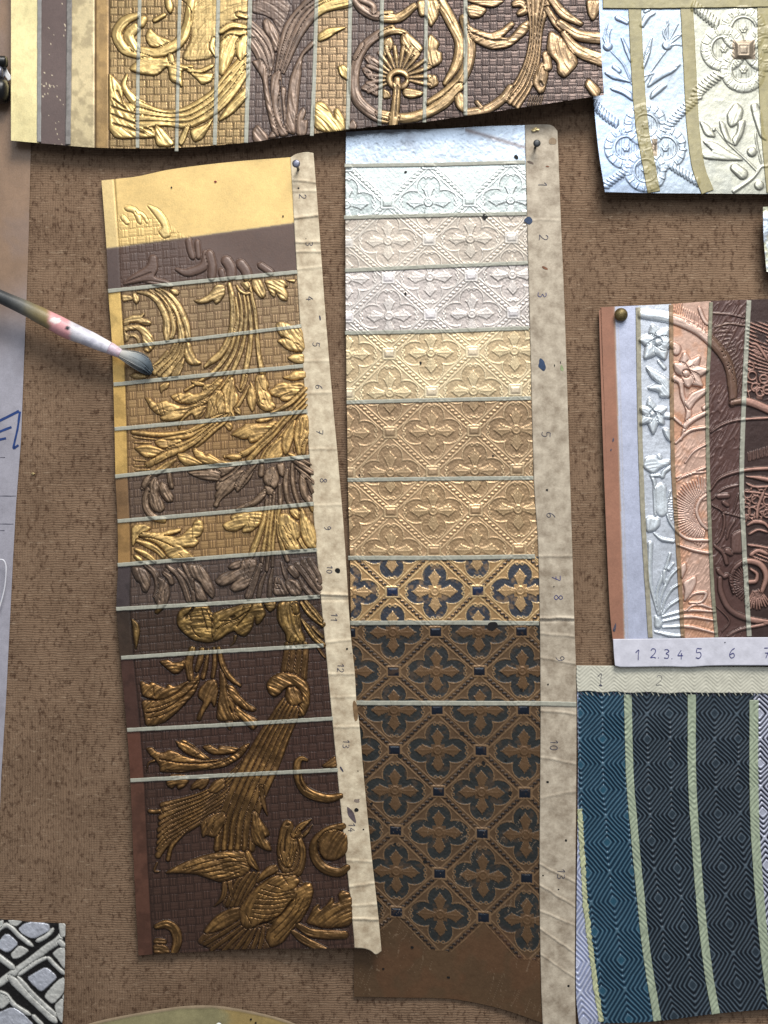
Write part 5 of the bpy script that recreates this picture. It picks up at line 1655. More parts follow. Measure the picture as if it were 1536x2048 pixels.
def ringlobe(zx, zy, rin, wd, h, n, k, ph=0.0, name=None):
    """a lobe ring with rope-like knobs on it, in window S"""
    x, y = 1170 + zx * .2383, zy * .2383
    rr = rin * .2383
    R.stroke(np.array([[x + math.cos(t) * rr, y + math.sin(t) * rr] for t in np.linspace(0, 2 * np.pi, 26)]), np.array([wd * .2383]), h * 0.55, 1.2)
    for q in range(n):
        t = ph + 2 * math.pi * q / n
        R.stroke(np.array([[x + math.cos(t) * (rr - 4), y + math.sin(t) * (rr - 4)], [x + math.cos(t) * (rr + 8), y + math.sin(t) * (rr + 8)]]), np.array([2.6]), h, 0.8)
    R.stroke(np.array([[x + math.cos(t) * (rr - wd * .2383), y + math.sin(t) * (rr - wd * .2383)] for t in np.linspace(0, 2 * np.pi, 20)]), np.array([2.2]), h * 0.8, 1.0)
    for q in range(6):
        t = 2 * math.pi * q / 6
        R.stroke(np.array([[x + math.cos(t) * 4.5, y + math.sin(t) * 4.5]]), np.array([3.4]), h * 0.7, 0.8)
    R.stroke(np.array([[x, y]]), np.array([3.0]), h * 0.8, 0.8)
    for q in range(-3, 4):
        if q:
            R.stroke(np.array([[x + q * 5, y - 16], [x + q * 5, y + 16]]), np.array([1.1]), 1.6, 0.5)


def rope(z, s, w=34, h=6):
    p, k = R._map(z, s)
    q = resample(smooth_open(p, 2), 60)
    d = np.r_[0, np.cumsum(np.linalg.norm(np.diff(q, axis=0), axis=1))]
    for L in np.arange(3, d[-1], 7.5):
        c = np.array([np.interp(L, d, q[:, 0]), np.interp(L, d, q[:, 1])])
        t = np.array([np.interp(L + 1, d, q[:, 0]), np.interp(L + 1, d, q[:, 1])]) - c
        t /= np.linalg.norm(t) + 1e-9
        nn = np.array([-t[1], t[0]])
        R.stroke(np.array([c - nn * w * k - t * 3.5, c, c + nn * w * k + t * 3.5]), np.array([2.2, 4.2, 2.2]), h, 0.9)


R.motif('quatrefoil')
for dx_, dy_, ph in ((-165, 0, 0.2), (165, 0, 0.1), (0, -190, .3), (0, 190, 0)):
    ringlobe(510 + dx_, 1240 + dy_, 140, 44, 6, 15, 0, ph)
R.motif('quatrefoil')
for dx_, dy_, ph in ((0, -150, .2), (-165, 15, 0.1), (0, 190, .3), (190, 15, .2)):
    ringlobe(1330 + dx_, 395 + dy_, 150, 46, 7, 15, 0, ph)
R.motif('rope')
rope('S', '70,860 160,960 280,1050', 30); R.motif('rope'); rope('S', '680,1080 800,950 930,830', 30); rope('S', '930,840 960,760 1130,620', 40)
R.motif('rope'); rope('S', '900,40 980,100 1110,210', 36); R.motif('rope'); rope('S', '360,1430 250,1500 150,1580', 26); rope('S', '720,1390 850,1470 960,1540', 26)
R.motif('cornflower')
R.S('S', '500,680 580,560 690,410', [10, 9, 8], 3.5); R.S('S', '690,380', 40, 6)
for q in ('700,350 690,260 690,170', '705,350 740,270 780,200', '710,360 760,300 810,290', '720,380 770,370 810,380', '690,350 660,270 700,200', '715,365 770,320 800,300'):
    R.S('S', q, [8, 10, 5], 4)
R.motif('cornflower')
R.S('S', '220,430 320,540 390,700', [8, 8, 8], 3); R.S('S', '190,390', 38, 6)
for q in ('190,360 170,280 190,200', '200,360 200,290 220,240', '180,370 160,320 175,260'):
    R.S('S', q, [8, 9, 4], 3.5)
R.motif('leaf_sprig')
R.P('S', '518,740 560,650 610,590 720,566 805,535 745,602 640,656', 5, 6); R.P('S', '545,836 562,770 640,705 690,715 630,770', 5, 6); R.S('S', '490,560 520,460 560,320', [14, 22, 6], 4.5)
R.S('S', '480,210 520,140 580,110', [20, 26, 12], 4.5); R.S('S', '500,100 540,80', 14, 4); R.S('S', '500,640 640,590 800,545', 6, 5); R.S('S', '485,530 540,400', 6, 4)
R.motif('leaf_sprig')
R.P('S', '160,610 240,590 300,640 395,690 330,680 230,660', 5, 6); R.P('S', '205,745 280,720 390,780 405,850 320,790', 5, 6); R.S('S', '310,320 350,420 385,510', [8, 18, 12], 4); R.S('S', '240,560 290,600', 20, 4); R.S('S', '275,150 350,190', [24, 16], 4.5)
R.motif('leaf_sprig')
R.S('S', '1250,1605 1400,1500 1480,1400 1536,1390 1600,1300', [16, 14, 12, 12, 10], 4); R.S('S', '1440,1430 1330,1320 1200,1200 1100,1080', [10, 10, 9, 7], 3.5)
R.P('S', '1195,960 1265,856 1325,920 1305,1020 1225,1070 1200,1030', 6, 8); R.P('S', '1290,1020 1345,1010 1320,1130 1260,1230 1230,1180 1280,1110', 6, 7); R.P('S', '1130,1010 1170,1040 1200,1140 1250,1220 1180,1180 1140,1090', 5, 6)
R.P('S', '980,1180 1100,1200 1200,1270 1340,1345 1200,1345 1000,1330 980,1290 1080,1270', 5.5, 7); R.P('S', '960,1010 1030,1050 1100,1150 1010,1140', 4.5, 6)
R.S('S', '1400,1275', 40, 7); R.S('S', '1260,1410 1320,1460', [40, 46], 7); R.S('S', '1460,1555', 40, 6); R.S('S', '1080,1085', 18, 5)
R.P('S', '1390,880 1440,865 1480,960 1490,1100 1530,1180 1470,1150 1420,1000', 5.5, 7); R.S('S', '1480,1380 1440,1200 1430,1100', 8, 3.5)
SIL_R = R
S_TAPES = [[(410, -40), (418, 70), (442, 600), (478, 1050), (540, 1400), (578, 1612)], [(845, -40), (855, 80), (882, 600), (905, 1050), (952, 1400), (1030, 1612)], [(1500, -40), (1500, 40), (1512, 700), (1540, 1200), (1580, 1615)]]
S_TAPES = [[(1170 + x * .2383, y * .2383) for x, y in p] for p in S_TAPES]


def sil_depth(U, Vv):
    d = 24 + 10 * sstep(Vv, 150, 390) + 6 * (1 - sstep(U, 1190, 1300)) * sstep(Vv, 150, 390) + wavy(U, Vv, 2.2, 170, 221) + wavy(U, Vv, 0.6, 60, 223)
    return d


def sil_finish(U, Vv):
    bd = np.zeros(U.shape, int)
    for p in S_TAPES:
        bd += U > np.interp(Vv, [q[1] for q in p], [q[0] for q in p])
    H, I, C = SIL_R.ev(U, Vv)
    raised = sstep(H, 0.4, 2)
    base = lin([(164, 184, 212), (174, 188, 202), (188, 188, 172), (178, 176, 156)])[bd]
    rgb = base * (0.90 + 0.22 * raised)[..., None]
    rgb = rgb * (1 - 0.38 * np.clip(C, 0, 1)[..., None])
    ta = (sstep(fbm(U, Vv, 34, 225, 4), 0.5, 0.72) * 0.22)[..., None]
    rgb = rgb * (1 - ta) + lin((150, 156, 160)) * ta
    # squares where the leaf was left off, showing tan leather
    for (a, b, c, d) in ((1238, 1428, 335, 500), (560, 607, 1160, 1310)):
        s = (U > 1170 + a * .2383) & (U < 1170 + b * .2383) & (Vv > c * .2383) & (Vv < d * .2383)
        rgb = np.where(s[..., None], lin((138, 124, 106)) * (0.8 + 0.4 * raised)[..., None], rgb)
    H = H + 0.7 * (fbm(U, Vv, 8, 227, 3) - 0.5) + 0.3 * SIL_R.stria
    for (a, b, c, d) in ((1238, 1428, 335, 500),):
        x, y = 1170 + (a + b) / 2 * .2383, (c + d) / 2 * .2383
        q = np.maximum(np.abs(U - x), np.abs(Vv - y))
        H = np.where(q < 18, 2.5 + np.clip(17 - q, 0, 6) * 0.5 - 1.0 * np.exp(-((q - 8) / 1.5) ** 2), H)
    return H, I, bd, rgb, np.full(U.shape, 0.62), np.full(U.shape, 0.46)


U, Vv = coons('1172,-80 1350,-80 1640,-80', '1210,384 1300,386 1420,387 1540,388 1640,389', '1172,-80 1178,100 1187,200 1197,300 1210,384', '1640,-80 1640,150 1640,389', 1.5)
Ht, I, bd, rgb, met, rou = sil_finish(U, Vv)
x, y, z = pt(1400, 388, 0)
SP = thing('leather_sample', (x, y, z), 'bright silver embossed sample with olive tapes in the top right corner', 'leather sample')
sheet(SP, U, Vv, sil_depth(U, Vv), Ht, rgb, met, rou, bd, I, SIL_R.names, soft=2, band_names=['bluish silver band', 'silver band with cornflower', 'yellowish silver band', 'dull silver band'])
SSURF = lambda U, Vv: sil_depth(U, Vv) + np.maximum(sil_finish(U, Vv)[0], 0) + 0.2
for k, p in enumerate(S_TAPES):
    ribbon(SP, 'tape_strip', p, 25.5, SSURF, M_TAPE_OLIVE, seed=60 + k)
ribbon(SP, 'tape_strip', [(1206, 3), (1290, 3.5), (1400, 2), (1640, -1)], 27, lambda U, Vv: SSURF(U, Vv) + 1.4, M_TAPE_OLIVE, seed=64)

# ================================================================= silver to copper panel (right)
R = Relief()
R.hs = 0.85


def radial(z, cx, cy, r0, r1, a0, a1, n, w, h, wob=0.06):
    x0, y0, wd = ZW[z]
    k = wd / 1536
    rs = np.random.RandomState(int(cx + cy))
    for t in np.linspace(math.radians(a0), math.radians(a1), n):
        rr1 = r1 * (1 + rs.uniform(-wob, wob))
        R.stroke(np.array([[x0 + (cx + math.cos(t + (0.05 * j)) * rr) * k, y0 + (cy + math.sin(t + 0.05 * j) * rr) * k] for j, rr in enumerate((r0, (r0 + rr1) / 2, rr1))]), np.array([w * 0.6, w, w * 0.7]) * k, h, 0.8)


def blossom(z, cx, cy, tips, w, h):
    for (x, y) in tips:
        R.S(z, '%g,%g %g,%g %g,%g' % (cx, cy, cx + (x - cx) * .55, cy + (y - cy) * .55, x, y), [w * 0.6, w, w * 0.3], h, 1.6)
    R.S(z, '%g,%g' % (cx, cy), w * 0.55, h * 1.1)


R.motif('moulding')
R.S('K', '440,205 700,245 900,325 1030,425 1150,560 1212,700 1232,880 1225,980', [40, 46, 48, 48, 46, 44, 44, 30], 6)
R.S('K', '1225,975 1330,960 1430,985 1600,1060', [22, 36, 36, 36], 6)
R.G('K', '450,175 720,215 930,305 1060,410 1180,550 1250,700 1275,880', 8, 2)
R.motif('hatching')
for k in range(20):
    R.S('K', '%d,%d %d,%d' % (740 + 17 * k, 112 + 9.5 * k * (k > 3), 725 + 16 * k + (k > 8) * 30, 190 + 12 * k), 6, 3, 0.6)
for k in range(16):
    R.S('K', '%d,%d %d,%d %d,%d' % (1060 + 16 * k, 330 + 40 * k, 1120 + 13 * k, 320 + 36 * k, 1200 + 9 * k, 330 + 30 * k), [5, 7, 4], 3, 0.6)
R.S('K', '940,150 980,250 1020,300', 18, 4); R.S('K', '1060,200 1200,210 1340,240', 10, 3); R.S('K', '1080,320 1200,290 1340,310', 10, 3)
R.motif('blossom')
blossom('K', 585, 450, [(540, 315), (670, 345), (440, 430), (480, 580), (640, 585), (700, 470)], 62, 8)
R.motif('blossom')
blossom('K', 830, 720, [(818, 550), (938, 585), (1010, 690), (960, 820), (850, 830), (735, 640)], 58, 8)
R.motif('blossom')
blossom('K', 540, 1070, [(512, 945), (650, 1025), (630, 1150), (545, 1232), (440, 1150), (440, 1020)], 46, 8)
R.motif('leaf')
R.P('K', '478,660 560,695 690,775 700,930 600,925 600,880 490,850 560,815 620,820 530,760', 8, 9); R.P('K', '625,1190 690,1205 702,1320 650,1270', 7, 8)
R.S('K', '700,470 750,500 740,545', 34, 5); R.S('K', '590,610 650,680', 16, 5); R.S('K', '730,760 780,800 800,920 850,1040 830,1160 785,1290', [30, 20, 20, 26, 24, 12], 6); R.S('K', '720,1095 800,1165', 16, 5)
R.S('K', '820,1170 900,1110 1000,1060', [26, 24, 20], 6); R.P('K', '818,975 870,890 1002,838 1004,890 910,960 860,1040', 7, 7); R.S('K', '985,1020 1010,1000', 22, 5); R.S('K', '650,1085 700,1090', 26, 5)
R.P('K', '455,1525 480,1450 560,1435 600,1475 690,1465 690,1500 600,1540 545,1590', 6, 7); R.S('K', '595,1430 610,1455', 16, 5)
R.motif('shell')
R.S('K', '740,1320 860,1215 1000,1185', [12, 16, 14], 5); R.S('K', '820,1490 900,1390 1005,1330', [8, 11, 10], 4.5); R.S('K', '745,1620 850,1595 1000,1530', 16, 5)
R.S('L', '745,140 850,80 1000,60', 10, 4)
radial('L', 1010, 400, 100, 290, 95, 265, 34, 10, 5)
R.S('L', '1000,260 945,310 920,400 960,500 1010,550', [14, 16, 16, 16, 14], 5)
R.S('L', '555,590 620,640 720,660', [8, 18, 14], 5); R.S('L', '690,230 665,350 680,470 760,580 860,640 1020,650', [8, 10, 12, 14, 16, 14], 6)
R.S('L', '760,690 900,735 1030,760', [10, 16, 16], 6)
R.S('L', '530,90 560,180 565,430', [14, 20, 12], 5); R.S('L', '520,90 610,90', 14, 5); R.S('L', '620,110 640,60 690,20', 20, 5); R.S('L', '610,180 620,420', 50, 3.5)
R.P('L', '480,470 510,445 600,460 600,520 560,565 490,580', 6, 7)
for k in range(9):
    R.S('L', '670,%d 715,%d' % (290 + 22 * k, 295 + 22 * k), 7, 3, 0.6)
R.motif('palmette')
for q, ww in (('590,1290 520,1000 520,680', [10, 18, 22]), ('600,1290 580,1100 650,900 690,770', [10, 14, 18, 12]), ('610,1290 610,1150 680,980 760,890', [8, 12, 16, 10]), ('620,1290 640,1180 700,1080 770,1030', [8, 12, 14, 10]),
              ('620,1300 680,1220 770,1160', [8, 12, 12]), ('640,920 640,1020', [16, 10]), ('680,900 720,850', [14, 8])):
    R.S('L', q, ww, 5)
for q in ('620,1310 850,1255 1080,1265', '630,1350 850,1310 1080,1340', '630,1400 850,1395 1090,1450', '560,1440 700,1470 800,1475', '820,1260 920,1200 1060,1240', '830,1170 900,1110 1000,1105 960,1180 860,1190'):
    R.S('L', q, [8, 16, 10], 5)
R.P('L', '560,1300 600,1320 625,1370 600,1410 560,1400', 5, 6)
R.motif('leaf')
R.P('L', '800,1010 910,955 915,1010 890,1080 810,1190 820,1080', 5, 7); R.P('L', '780,870 825,840 830,900 790,990', 5.5, 6)
R.motif('moulding')
R.S('K', '1040,1230 1150,1160 1300,1120 1600,1100', 12, 5); R.S('L', '1040,215 1130,110 1340,45 1600,25', [10, 14, 16, 16], 6); R.S('L', '1050,300 1150,210 1290,170', 10, 4)
R.motif('mask')
R.S('L', '1060,350 1140,400 1160,500 1130,620 1080,690', [8, 12, 12, 12, 10], 5); R.S('L', '1140,410 1230,430 1380,470', 8, 4); R.S('L', '1100,270 1200,265', 24, 4); R.S('L', '1150,320 1190,350', 20, 4)
R.S('L', '1080,700 1150,760 1180,850', [14, 20, 18], 5); R.S('L', '1180,740 1220,760', 30, 5); R.P('L', '1220,600 1300,560 1340,600 1320,760 1220,760', 4, 8); R.S('L', '1250,480 1200,560 1180,640', 12, 4); R.S('L', '1240,400 1280,250', 8, 3.5)
R.motif('moulding')
R.S('L', '1100,900 1150,960 1190,950', 22, 5)
R.S('L', '1120,980 1130,1100 1200,1240 1340,1320 1600,1370', [22, 26, 26, 26, 24], 5)
R.motif('scroll')
R.S('L', '1480,1100 1520,960 1470,860 1360,830 1260,880 1215,980 1240,1100', [20, 26, 28, 26, 22, 18, 14], 7)
R.S('L', '1380,1010 1430,1000 1440,940 1390,900', [22, 20, 16, 12], 7)
radial('L', 1380, 1010, 60, 165, 100, 250, 17, 9, 5); radial('L', 1420, 1050, 40, 190, 40, 110, 10, 11, 5)
R.S('L', '1180,1480 1300,1420 1536,1370', 14, 4); R.S('L', '1080,1210 1200,1340 1140,1440', 8, 4)
R.motif('crown')
for k in range(13):
    R.S('K', '%d,%d %d,%d' % (1400 + 8 * k, 480 + 32 * k, 1560, 545 + 26 * k), 8, 4, 0.7)
R.S('K', '1390,460 1450,480 1530,600', 14, 5)
for (x, y) in ((1350, 330), (1400, 400), (1360, 250), (1430, 300), (1480, 250), (1420, 220), (1480, 370), (1530, 310), (1350, 400), (1450, 440), (1530, 420), (1540, 230)):
    R.stroke(np.array([[1180 + (x + math.cos(t) * 34) * .2318, 930 + (y + math.sin(t) * 34) * .2318] for t in np.linspace(0, 2 * np.pi, 12)]), np.array([2.0]), 5, 0.7)
for (x, y) in ((1380, 660), (1430, 840), (1500, 770), (1470, 880), (1400, 740), (1530, 860)):
    R.stroke(np.array([[1180 + (x + math.cos(t) * 36) * .2318, 580 + (y + math.sin(t) * 36) * .2318] for t in np.linspace(0, 2 * np.pi, 12)]), np.array([2.2]), 5, 0.7)
R.S('L', '1340,230 1450,240 1600,270', 12, 5); R.S('L', '1500,230 1450,360 1440,470', 14, 5); R.S('L', '1360,520 1420,490 1500,500 1540,540', [10, 18, 18, 12], 5); R.S('L', '1370,600 1450,560 1536,580', 12, 5)
R.S('L', '1360,690 1450,700 1600,730', 12, 5); R.S('L', '1380,780 1450,740 1536,770', 18, 5); R.S('L', '1350,160 1440,190 1600,180', 12, 4); R.S('L', '1350,100 1450,110 1600,140', [6, 20, 24], 5)
for k in range(12):
    R.S('K', '%d,%d %d,%d' % (1365 + 16 * k, 1400 - 5 * k, 1368 + 15 * k, 1480 - 4 * k), 5, 3.5, 0.5)
COP_R = R
KT = [[(415, 150, 'K'), (425, 900, 'K'), (440, 1500, 'K'), (460, 500, 'L'), (490, 1000, 'L'), (522, 1490, 'L')],
      [(700, 125, 'K'), (705, 900, 'K'), (716, 1500, 'K'), (745, 500, 'L'), (770, 900, 'L'), (800, 1490, 'L')],
      [(1045, 105, 'K'), (1030, 500, 'K'), (1012, 900, 'K'), (1018, 1500, 'K'), (1036, 600, 'L'), (1060, 1100, 'L'), (1092, 1490, 'L')],
      [(1372, 90, 'K'), (1340, 700, 'K'), (1310, 1500, 'K'), (1320, 500, 'L'), (1374, 1480, 'L')]]
KT = [[(1180 + x * .2318, (580 if z == 'K' else 930) + y * .2318) for x, y, z in p] for p in KT]


def cop_depth(U, Vv):
    return 20 + wavy(U, Vv, 2.0, 240, 241) + wavy(U, Vv, 0.5, 70, 243)


def cop_finish(U, Vv):
    u0 = np.interp(Vv, [615, 1278], [1229.5, 1249.5])
    bd = (U > u0).astype(int)
    for p in KT:
        bd += U > np.interp(Vv, [q[1] for q in p], [q[0] for q in p])
    H, I, C = COP_R.ev(U, Vv)
    pl = bd < 2
    H = np.where(pl, 0, H); I = np.where(pl, 0, I); C = np.where(pl, 0, C)
    cell = 17.0
    iu, iv = np.floor(U / cell), np.floor(Vv / cell)
    f1 = np.full(U.shape, 1e9); f2 = np.full(U.shape, 1e9)
    for a in (-1, 0, 1):
        for b in (-1, 0, 1):
            hx = np.modf(np.abs(np.sin((iu + a) * 127.1 + (iv + b) * 311.7) * 43758.5))[0]
            hy = np.modf(np.abs(np.sin((iu + a) * 269.5 + (iv + b) * 183.3) * 43758.5))[0]
            dd = np.hypot(U - (iu + a + hx) * cell, Vv - (iv + b + hy) * cell)
            f2 = np.where(dd < f1, f1, np.minimum(f2, dd)); f1 = np.minimum(f1, dd)
    vein = sstep(f2 - f1, 3.4, 0.6) * 2.6 * np.maximum(sstep(Vv, 985, 1000) * sstep(Vv, 1050, 1040), sstep(Vv, 745, 760) * sstep(Vv, 805, 790))
    vein = np.maximum(vein, 2.2 * (np.cos((Vv * 0.9 - U * 0.35) * 0.9) > 0.2) * (sstep(Vv, 640, 650) * sstep(Vv, 745, 735) + sstep(Vv, 1090, 1100) * sstep(Vv, 1130, 1120)) * sstep(fbm(U, Vv, 30, 257, 2), .35, .5))
    H = np.where((bd == 5) & (H < vein), vein, H)
    fine = sstep(np.abs(vnoise(U * 0.9 + Vv * 0.5, Vv * 0.25, 4.5, 259) - 0.5), 0.16, 0.02) * 1.3
    H = np.where((bd == 4) & (I == 0), H + fine * sstep(fbm(U, Vv, 60, 258, 2), 0.4, 0.6), H)
    H = np.where((bd == 3) & (I == 0), H + 0.5 * fine * sstep(Vv, 860, 900), H)
    raised = sstep(H, 0.4, 2.4)
    F = [((160, 108, 82), (160, 108, 82), (120, 78, 58), .05, .6), ((192, 198, 222), (192, 198, 222), (150, 156, 176), .45, .48), ((206, 212, 222), (216, 224, 230), (140, 148, 160), .55, .46),
         ((212, 172, 150), (224, 190, 172), (140, 92, 74), .42, .46), ((92, 64, 58), (112, 82, 74), (58, 40, 36), .15, .36), ((66, 47, 43), (172, 128, 112), (48, 33, 30), .30, .48)]
    G, Rr, Cc = [lin([f[k] for f in F])[bd] for k in range(3)]
    met = np.array([f[3] for f in F])[bd]; rou = np.array([f[4] for f in F])[bd]
    e = raised[..., None]
    rgb = G * (1 - e) + Rr * e
    cr = (np.clip(C, 0, 1) * np.where(bd == 2, 0.45, 0.75))[..., None]
    rgb = rgb * (1 - cr) + Cc * cr
    # orange glaze brushed over the copper ground, brown on the moulding of the dark band
    og = (sstep(fbm(U, Vv, 40, 245, 4), 0.45, 0.65) * (bd == 3) * (1 - raised) * 0.6)[..., None]
    rgb = rgb * (1 - og) + lin((206, 140, 92)) * og
    br = (sstep(fbm(U, Vv, 50, 247, 3), 0.3, 0.5) * (bd == 4) * raised * 0.5 * (Vv < 830))[..., None]
    rgb = rgb * (1 - br) + lin((122, 92, 66)) * br
    rgb = rgb * (0.86 + 0.28 * fbm(U, Vv, 40, 249, 4))[..., None]
    gl = 0.5 * np.exp(-((U - u0) / 2.0) ** 2)[..., None] + 0.35 * np.exp(-((U - u0 - 6) / 1.4) ** 2)[..., None]
    rgb = rgb * (1 - gl) + lin((190, 178, 160)) * gl
    H = H + (0.6 * (fbm(U, Vv, 7, 251, 3) - 0.5) + 0.35 * COP_R.stria) * (~pl)
    return H, I, bd, rgb, met, rou


U, Vv = coons('1198,622 1203,616 1212,614 1342,608 1423,602 1536,598 1640,594', '1226,1284 1330,1282 1440,1280 1640,1278', '1198,622 1200,700 1205,858 1210,1000 1219,1208 1226,1284', '1640,594 1640,900 1640,1278', 1.5)
Ht, I, bd, rgb, met, rou = cop_finish(U, Vv)
x, y, z = pt(1400, 1333, 0)
KP = thing('leather_sample', (x, y, z), 'leather sample stepping from white silver flowers to copper and dark brown, on the right', 'leather sample')
sheet(KP, U, Vv, cop_depth(U, Vv), Ht, rgb, met, rou, bd, I, COP_R.names, ['bare copper brown leather strip', 'plain lilac silver band', 'white silver flower band', 'pink copper band', 'dark brown band', 'dark band picked out in copper'], thick=9)
KSURF = lambda U, Vv: cop_depth(U, Vv) + np.maximum(cop_finish(U, Vv)[0], 0) + 0.2
for k, (p, wd, mt) in enumerate(zip(KT, (9.5, 8.5, 7.5, 9.5), (M_TAPE_OLIVE, M_TAPE_BROWN, plain('dusty_green_tape', (150, 147, 126), .5, mott=.3), M_TAPE))):
    ribbon(KP, 'tape_strip', p, wd, KSURF, mt if k else plain('dusty_tape', (172, 166, 146), .5, mott=.25), seed=70 + k)


def kstrip_d(U, Vv):
    return cop_depth(U, Vv) + 5.0 + wavy(U, Vv, 0.6, 40, 253) + 2.0 * sstep(U, 1420, 1640)


km = strip(KP, [(1226, 1278), (1228, 1310), (1230, 1328)], [(1640, 1274), (1640, 1300), (1640, 1331)], '1226,1278 1330,1277 1440,1275 1640,1274', '1230,1328 1240,1334 1330,1333 1380,1334 1440,1331 1640,1331', kstrip_d, M_PAPER_WHITE, 'white paper label with blue numbers along the foot', step=2.0)
km.name = 'paper_label'
for t, cx, cy in (('1', 1276, 1310), ('2.3.4', 1334, 1308), ('5', 1398, 1307), ('6', 1465, 1306), ('7', 1534, 1306)):
    number(km, t, cx, cy, 20 if len(t) == 1 else 18, kstrip_d, M_INK_BLUE, 3, 1.9)
spot(km, 'ink_stain', 1450, 1285, 1.2, 1.2, kstrip_d, M_INK)
for (cx, cy, rx, ry, a) in ((1226, 880, 1.6, 5, .1), (1222, 900, 1.2, 3, 0), (1229, 1256, 3, 8, .2)):
    spot(KP, 'ink_stain', cx, cy, rx, ry, KSURF, M_INK, ang=a, irr=.5)

# ================================================================= blue panel (lower right)
BY = np.array([-2, -1, 0, 1, 2, 3, 4, 5, 6], float)
BV = np.array([1275, 1377, 1479, 1580, 1686, 1804, 1923, 2042, 2161.])
BX = np.array([1201, 1203, 1205.3, 1207.5, 1213.5, 1226.5, 1242, 1258, 1274.])
B_TAPES = [([(1255.5, 1389), (1259.5, 1548), (1268, 1656), (1281, 1792), (1294, 1911), (1315, 2042)], 15.5), ([(1383.7, 1389), (1384, 1548), (1391, 1676), (1402, 1818), (1418, 1951), (1432, 2028)], 16.5),
           ([(1508, 1400), (1508, 1574), (1512, 1690), (1524, 1845), (1536, 1951), (1546, 2018)], 18)]


def blue_depth(U, Vv):
    return 11 + 5 * sstep(Vv, 1700, 2040) + wavy(U, Vv, 1.8, 230, 261) + wavy(U, Vv, 0.4, 70, 263)


def blue_finish(U, Vv):
    bd = np.zeros(U.shape, int)
    for p, _ in B_TAPES:
        bd += U > np.interp(Vv, [q[1] for q in p], [q[0] for q in p])
    mar = U < np.interp(Vv, [1600, 1660, 1818, 1977, 2046], [1156, 1161, 1170, 1191, 1202])
    bd = np.where(mar, 4, bd)
    v2 = Vv + 0.06 * (U - 1205) * sstep(Vv, 1400, 1900) + 4.0 * (fbm(U, Vv, 36, 265, 2) - 0.5)
    r = np.interp(v2, BV, BY)
    c = (U + 4.0 * (fbm(U, Vv, 36, 266, 2) - 0.5) - np.interp(v2, BV, BX)) / 90.0
    sq = lambda t: np.sqrt(t * t + 0.0002)
    e1 = sq(c - np.round(c)) + sq(r - np.round(r))
    e2 = sq(c - np.floor(c) - 0.5) + sq(r - np.floor(r) - 0.5)
    first = e1 < e2
    e = np.minimum(e1, e2)
    ph = e * 2 * 5.0 + 0.5
    ridge = 0.5 + 0.5 * np.cos(2 * np.pi * (ph - 0.5))
    flatc = e < 0.075
    H = 2.4 * ridge ** 1.3
    H = np.where(flatc, 1.5, H)
    weak = np.interp(bd, [0, 1, 2, 3, 4], [1.0, 0.85, 0.7, 1.0, 0.8]) * np.clip(0.7 + 0.6 * fbm(U, Vv, 90, 267, 2), 0, 1.2)
    # heavy varnish fills the pattern near the top of the navy bands
    weak = weak * np.where((bd == 1) | (bd == 2), 0.25 + 0.75 * sstep(Vv, 1400, 1470), 1)
    H = H * weak
    ci = np.where(first, np.round(c), np.floor(c) + 0.5)
    ri = np.where(first, np.round(r), np.floor(r) + 0.5)
    code = ((np.round(ci * 2) + 40) * 100 + np.round(ri * 2) + 40).astype(int)
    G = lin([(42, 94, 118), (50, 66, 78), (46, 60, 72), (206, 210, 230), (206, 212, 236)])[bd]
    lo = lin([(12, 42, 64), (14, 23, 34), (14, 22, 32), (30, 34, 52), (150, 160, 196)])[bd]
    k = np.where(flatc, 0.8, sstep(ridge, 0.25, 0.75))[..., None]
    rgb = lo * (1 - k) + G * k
    edge = (sstep(ridge, 0.7, 1.0) * (bd < 3) * 0.32)[..., None]  # gloss highlights along the ridge crests, painted into the colour
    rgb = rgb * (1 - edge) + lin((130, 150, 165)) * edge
    rgb = rgb * (0.85 + 0.3 * fbm(U, Vv, 40, 269, 3))[..., None]
    met = np.where(bd < 3, 0.15, 0.35)
    rou = np.array([.30, .36, .38, .45, .45])[bd]
    return H, code, bd, rgb, met, rou


U, Vv = coons('1154,1370 1300,1372 1420,1374 1640,1376', '1158,2050 1207,2047 1307,2043 1426,2028 1536,2018 1640,2008', '1154,1370 1156,1500 1155,1660 1153,1820 1152,1977 1158,2050', '1640,1376 1640,1700 1640,2008', 1.5)
Ht, code, bd, rgb, met, rou = blue_finish(U, Vv)
uq, ids = np.unique(code, return_inverse=True)
ids = ids.reshape(code.shape) + 1
x, y, z = pt(1400, 2046, 0)
BP = thing('leather_sample', (x, y, z), 'dark blue sample pressed with concentric diamonds and pale green tapes, bottom right', 'leather sample')
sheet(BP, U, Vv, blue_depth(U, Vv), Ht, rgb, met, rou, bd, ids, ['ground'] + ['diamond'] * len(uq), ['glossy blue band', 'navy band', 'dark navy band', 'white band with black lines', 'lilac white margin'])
BSURF = lambda U, Vv: blue_depth(U, Vv) + np.maximum(blue_finish(U, Vv)[0], 0) + 0.2
for k, (p, wd) in enumerate(B_TAPES):
    ribbon(BP, 'tape_strip', p, wd, BSURF, M_TAPE_GREEN, seed=80 + k)
ribbon(BP, 'tape_strip', [(1159, 1618), (1163, 1680), (1172, 1818), (1192, 1977), (1203, 2044)], 10, BSURF, plain('yellow_green_tape', (196, 200, 160), .5, mott=.25, scale=200, bump=.3), seed=84, ragged=2.0, label='torn yellow green tape')


def bstrip_d(U, Vv):
    c = (U - 1205) / 46.0
    z = np.abs(c - np.round(c)) * 46
    w_ = np.cos(2 * np.pi * (Vv + z * 0.9 + 2 * vnoise(U, Vv, 30, 271)) / 7.5)
    return blue_depth(U, Vv) + 4.5 + 0.55 * w_ + wavy(U, Vv, 0.6, 40, 273)


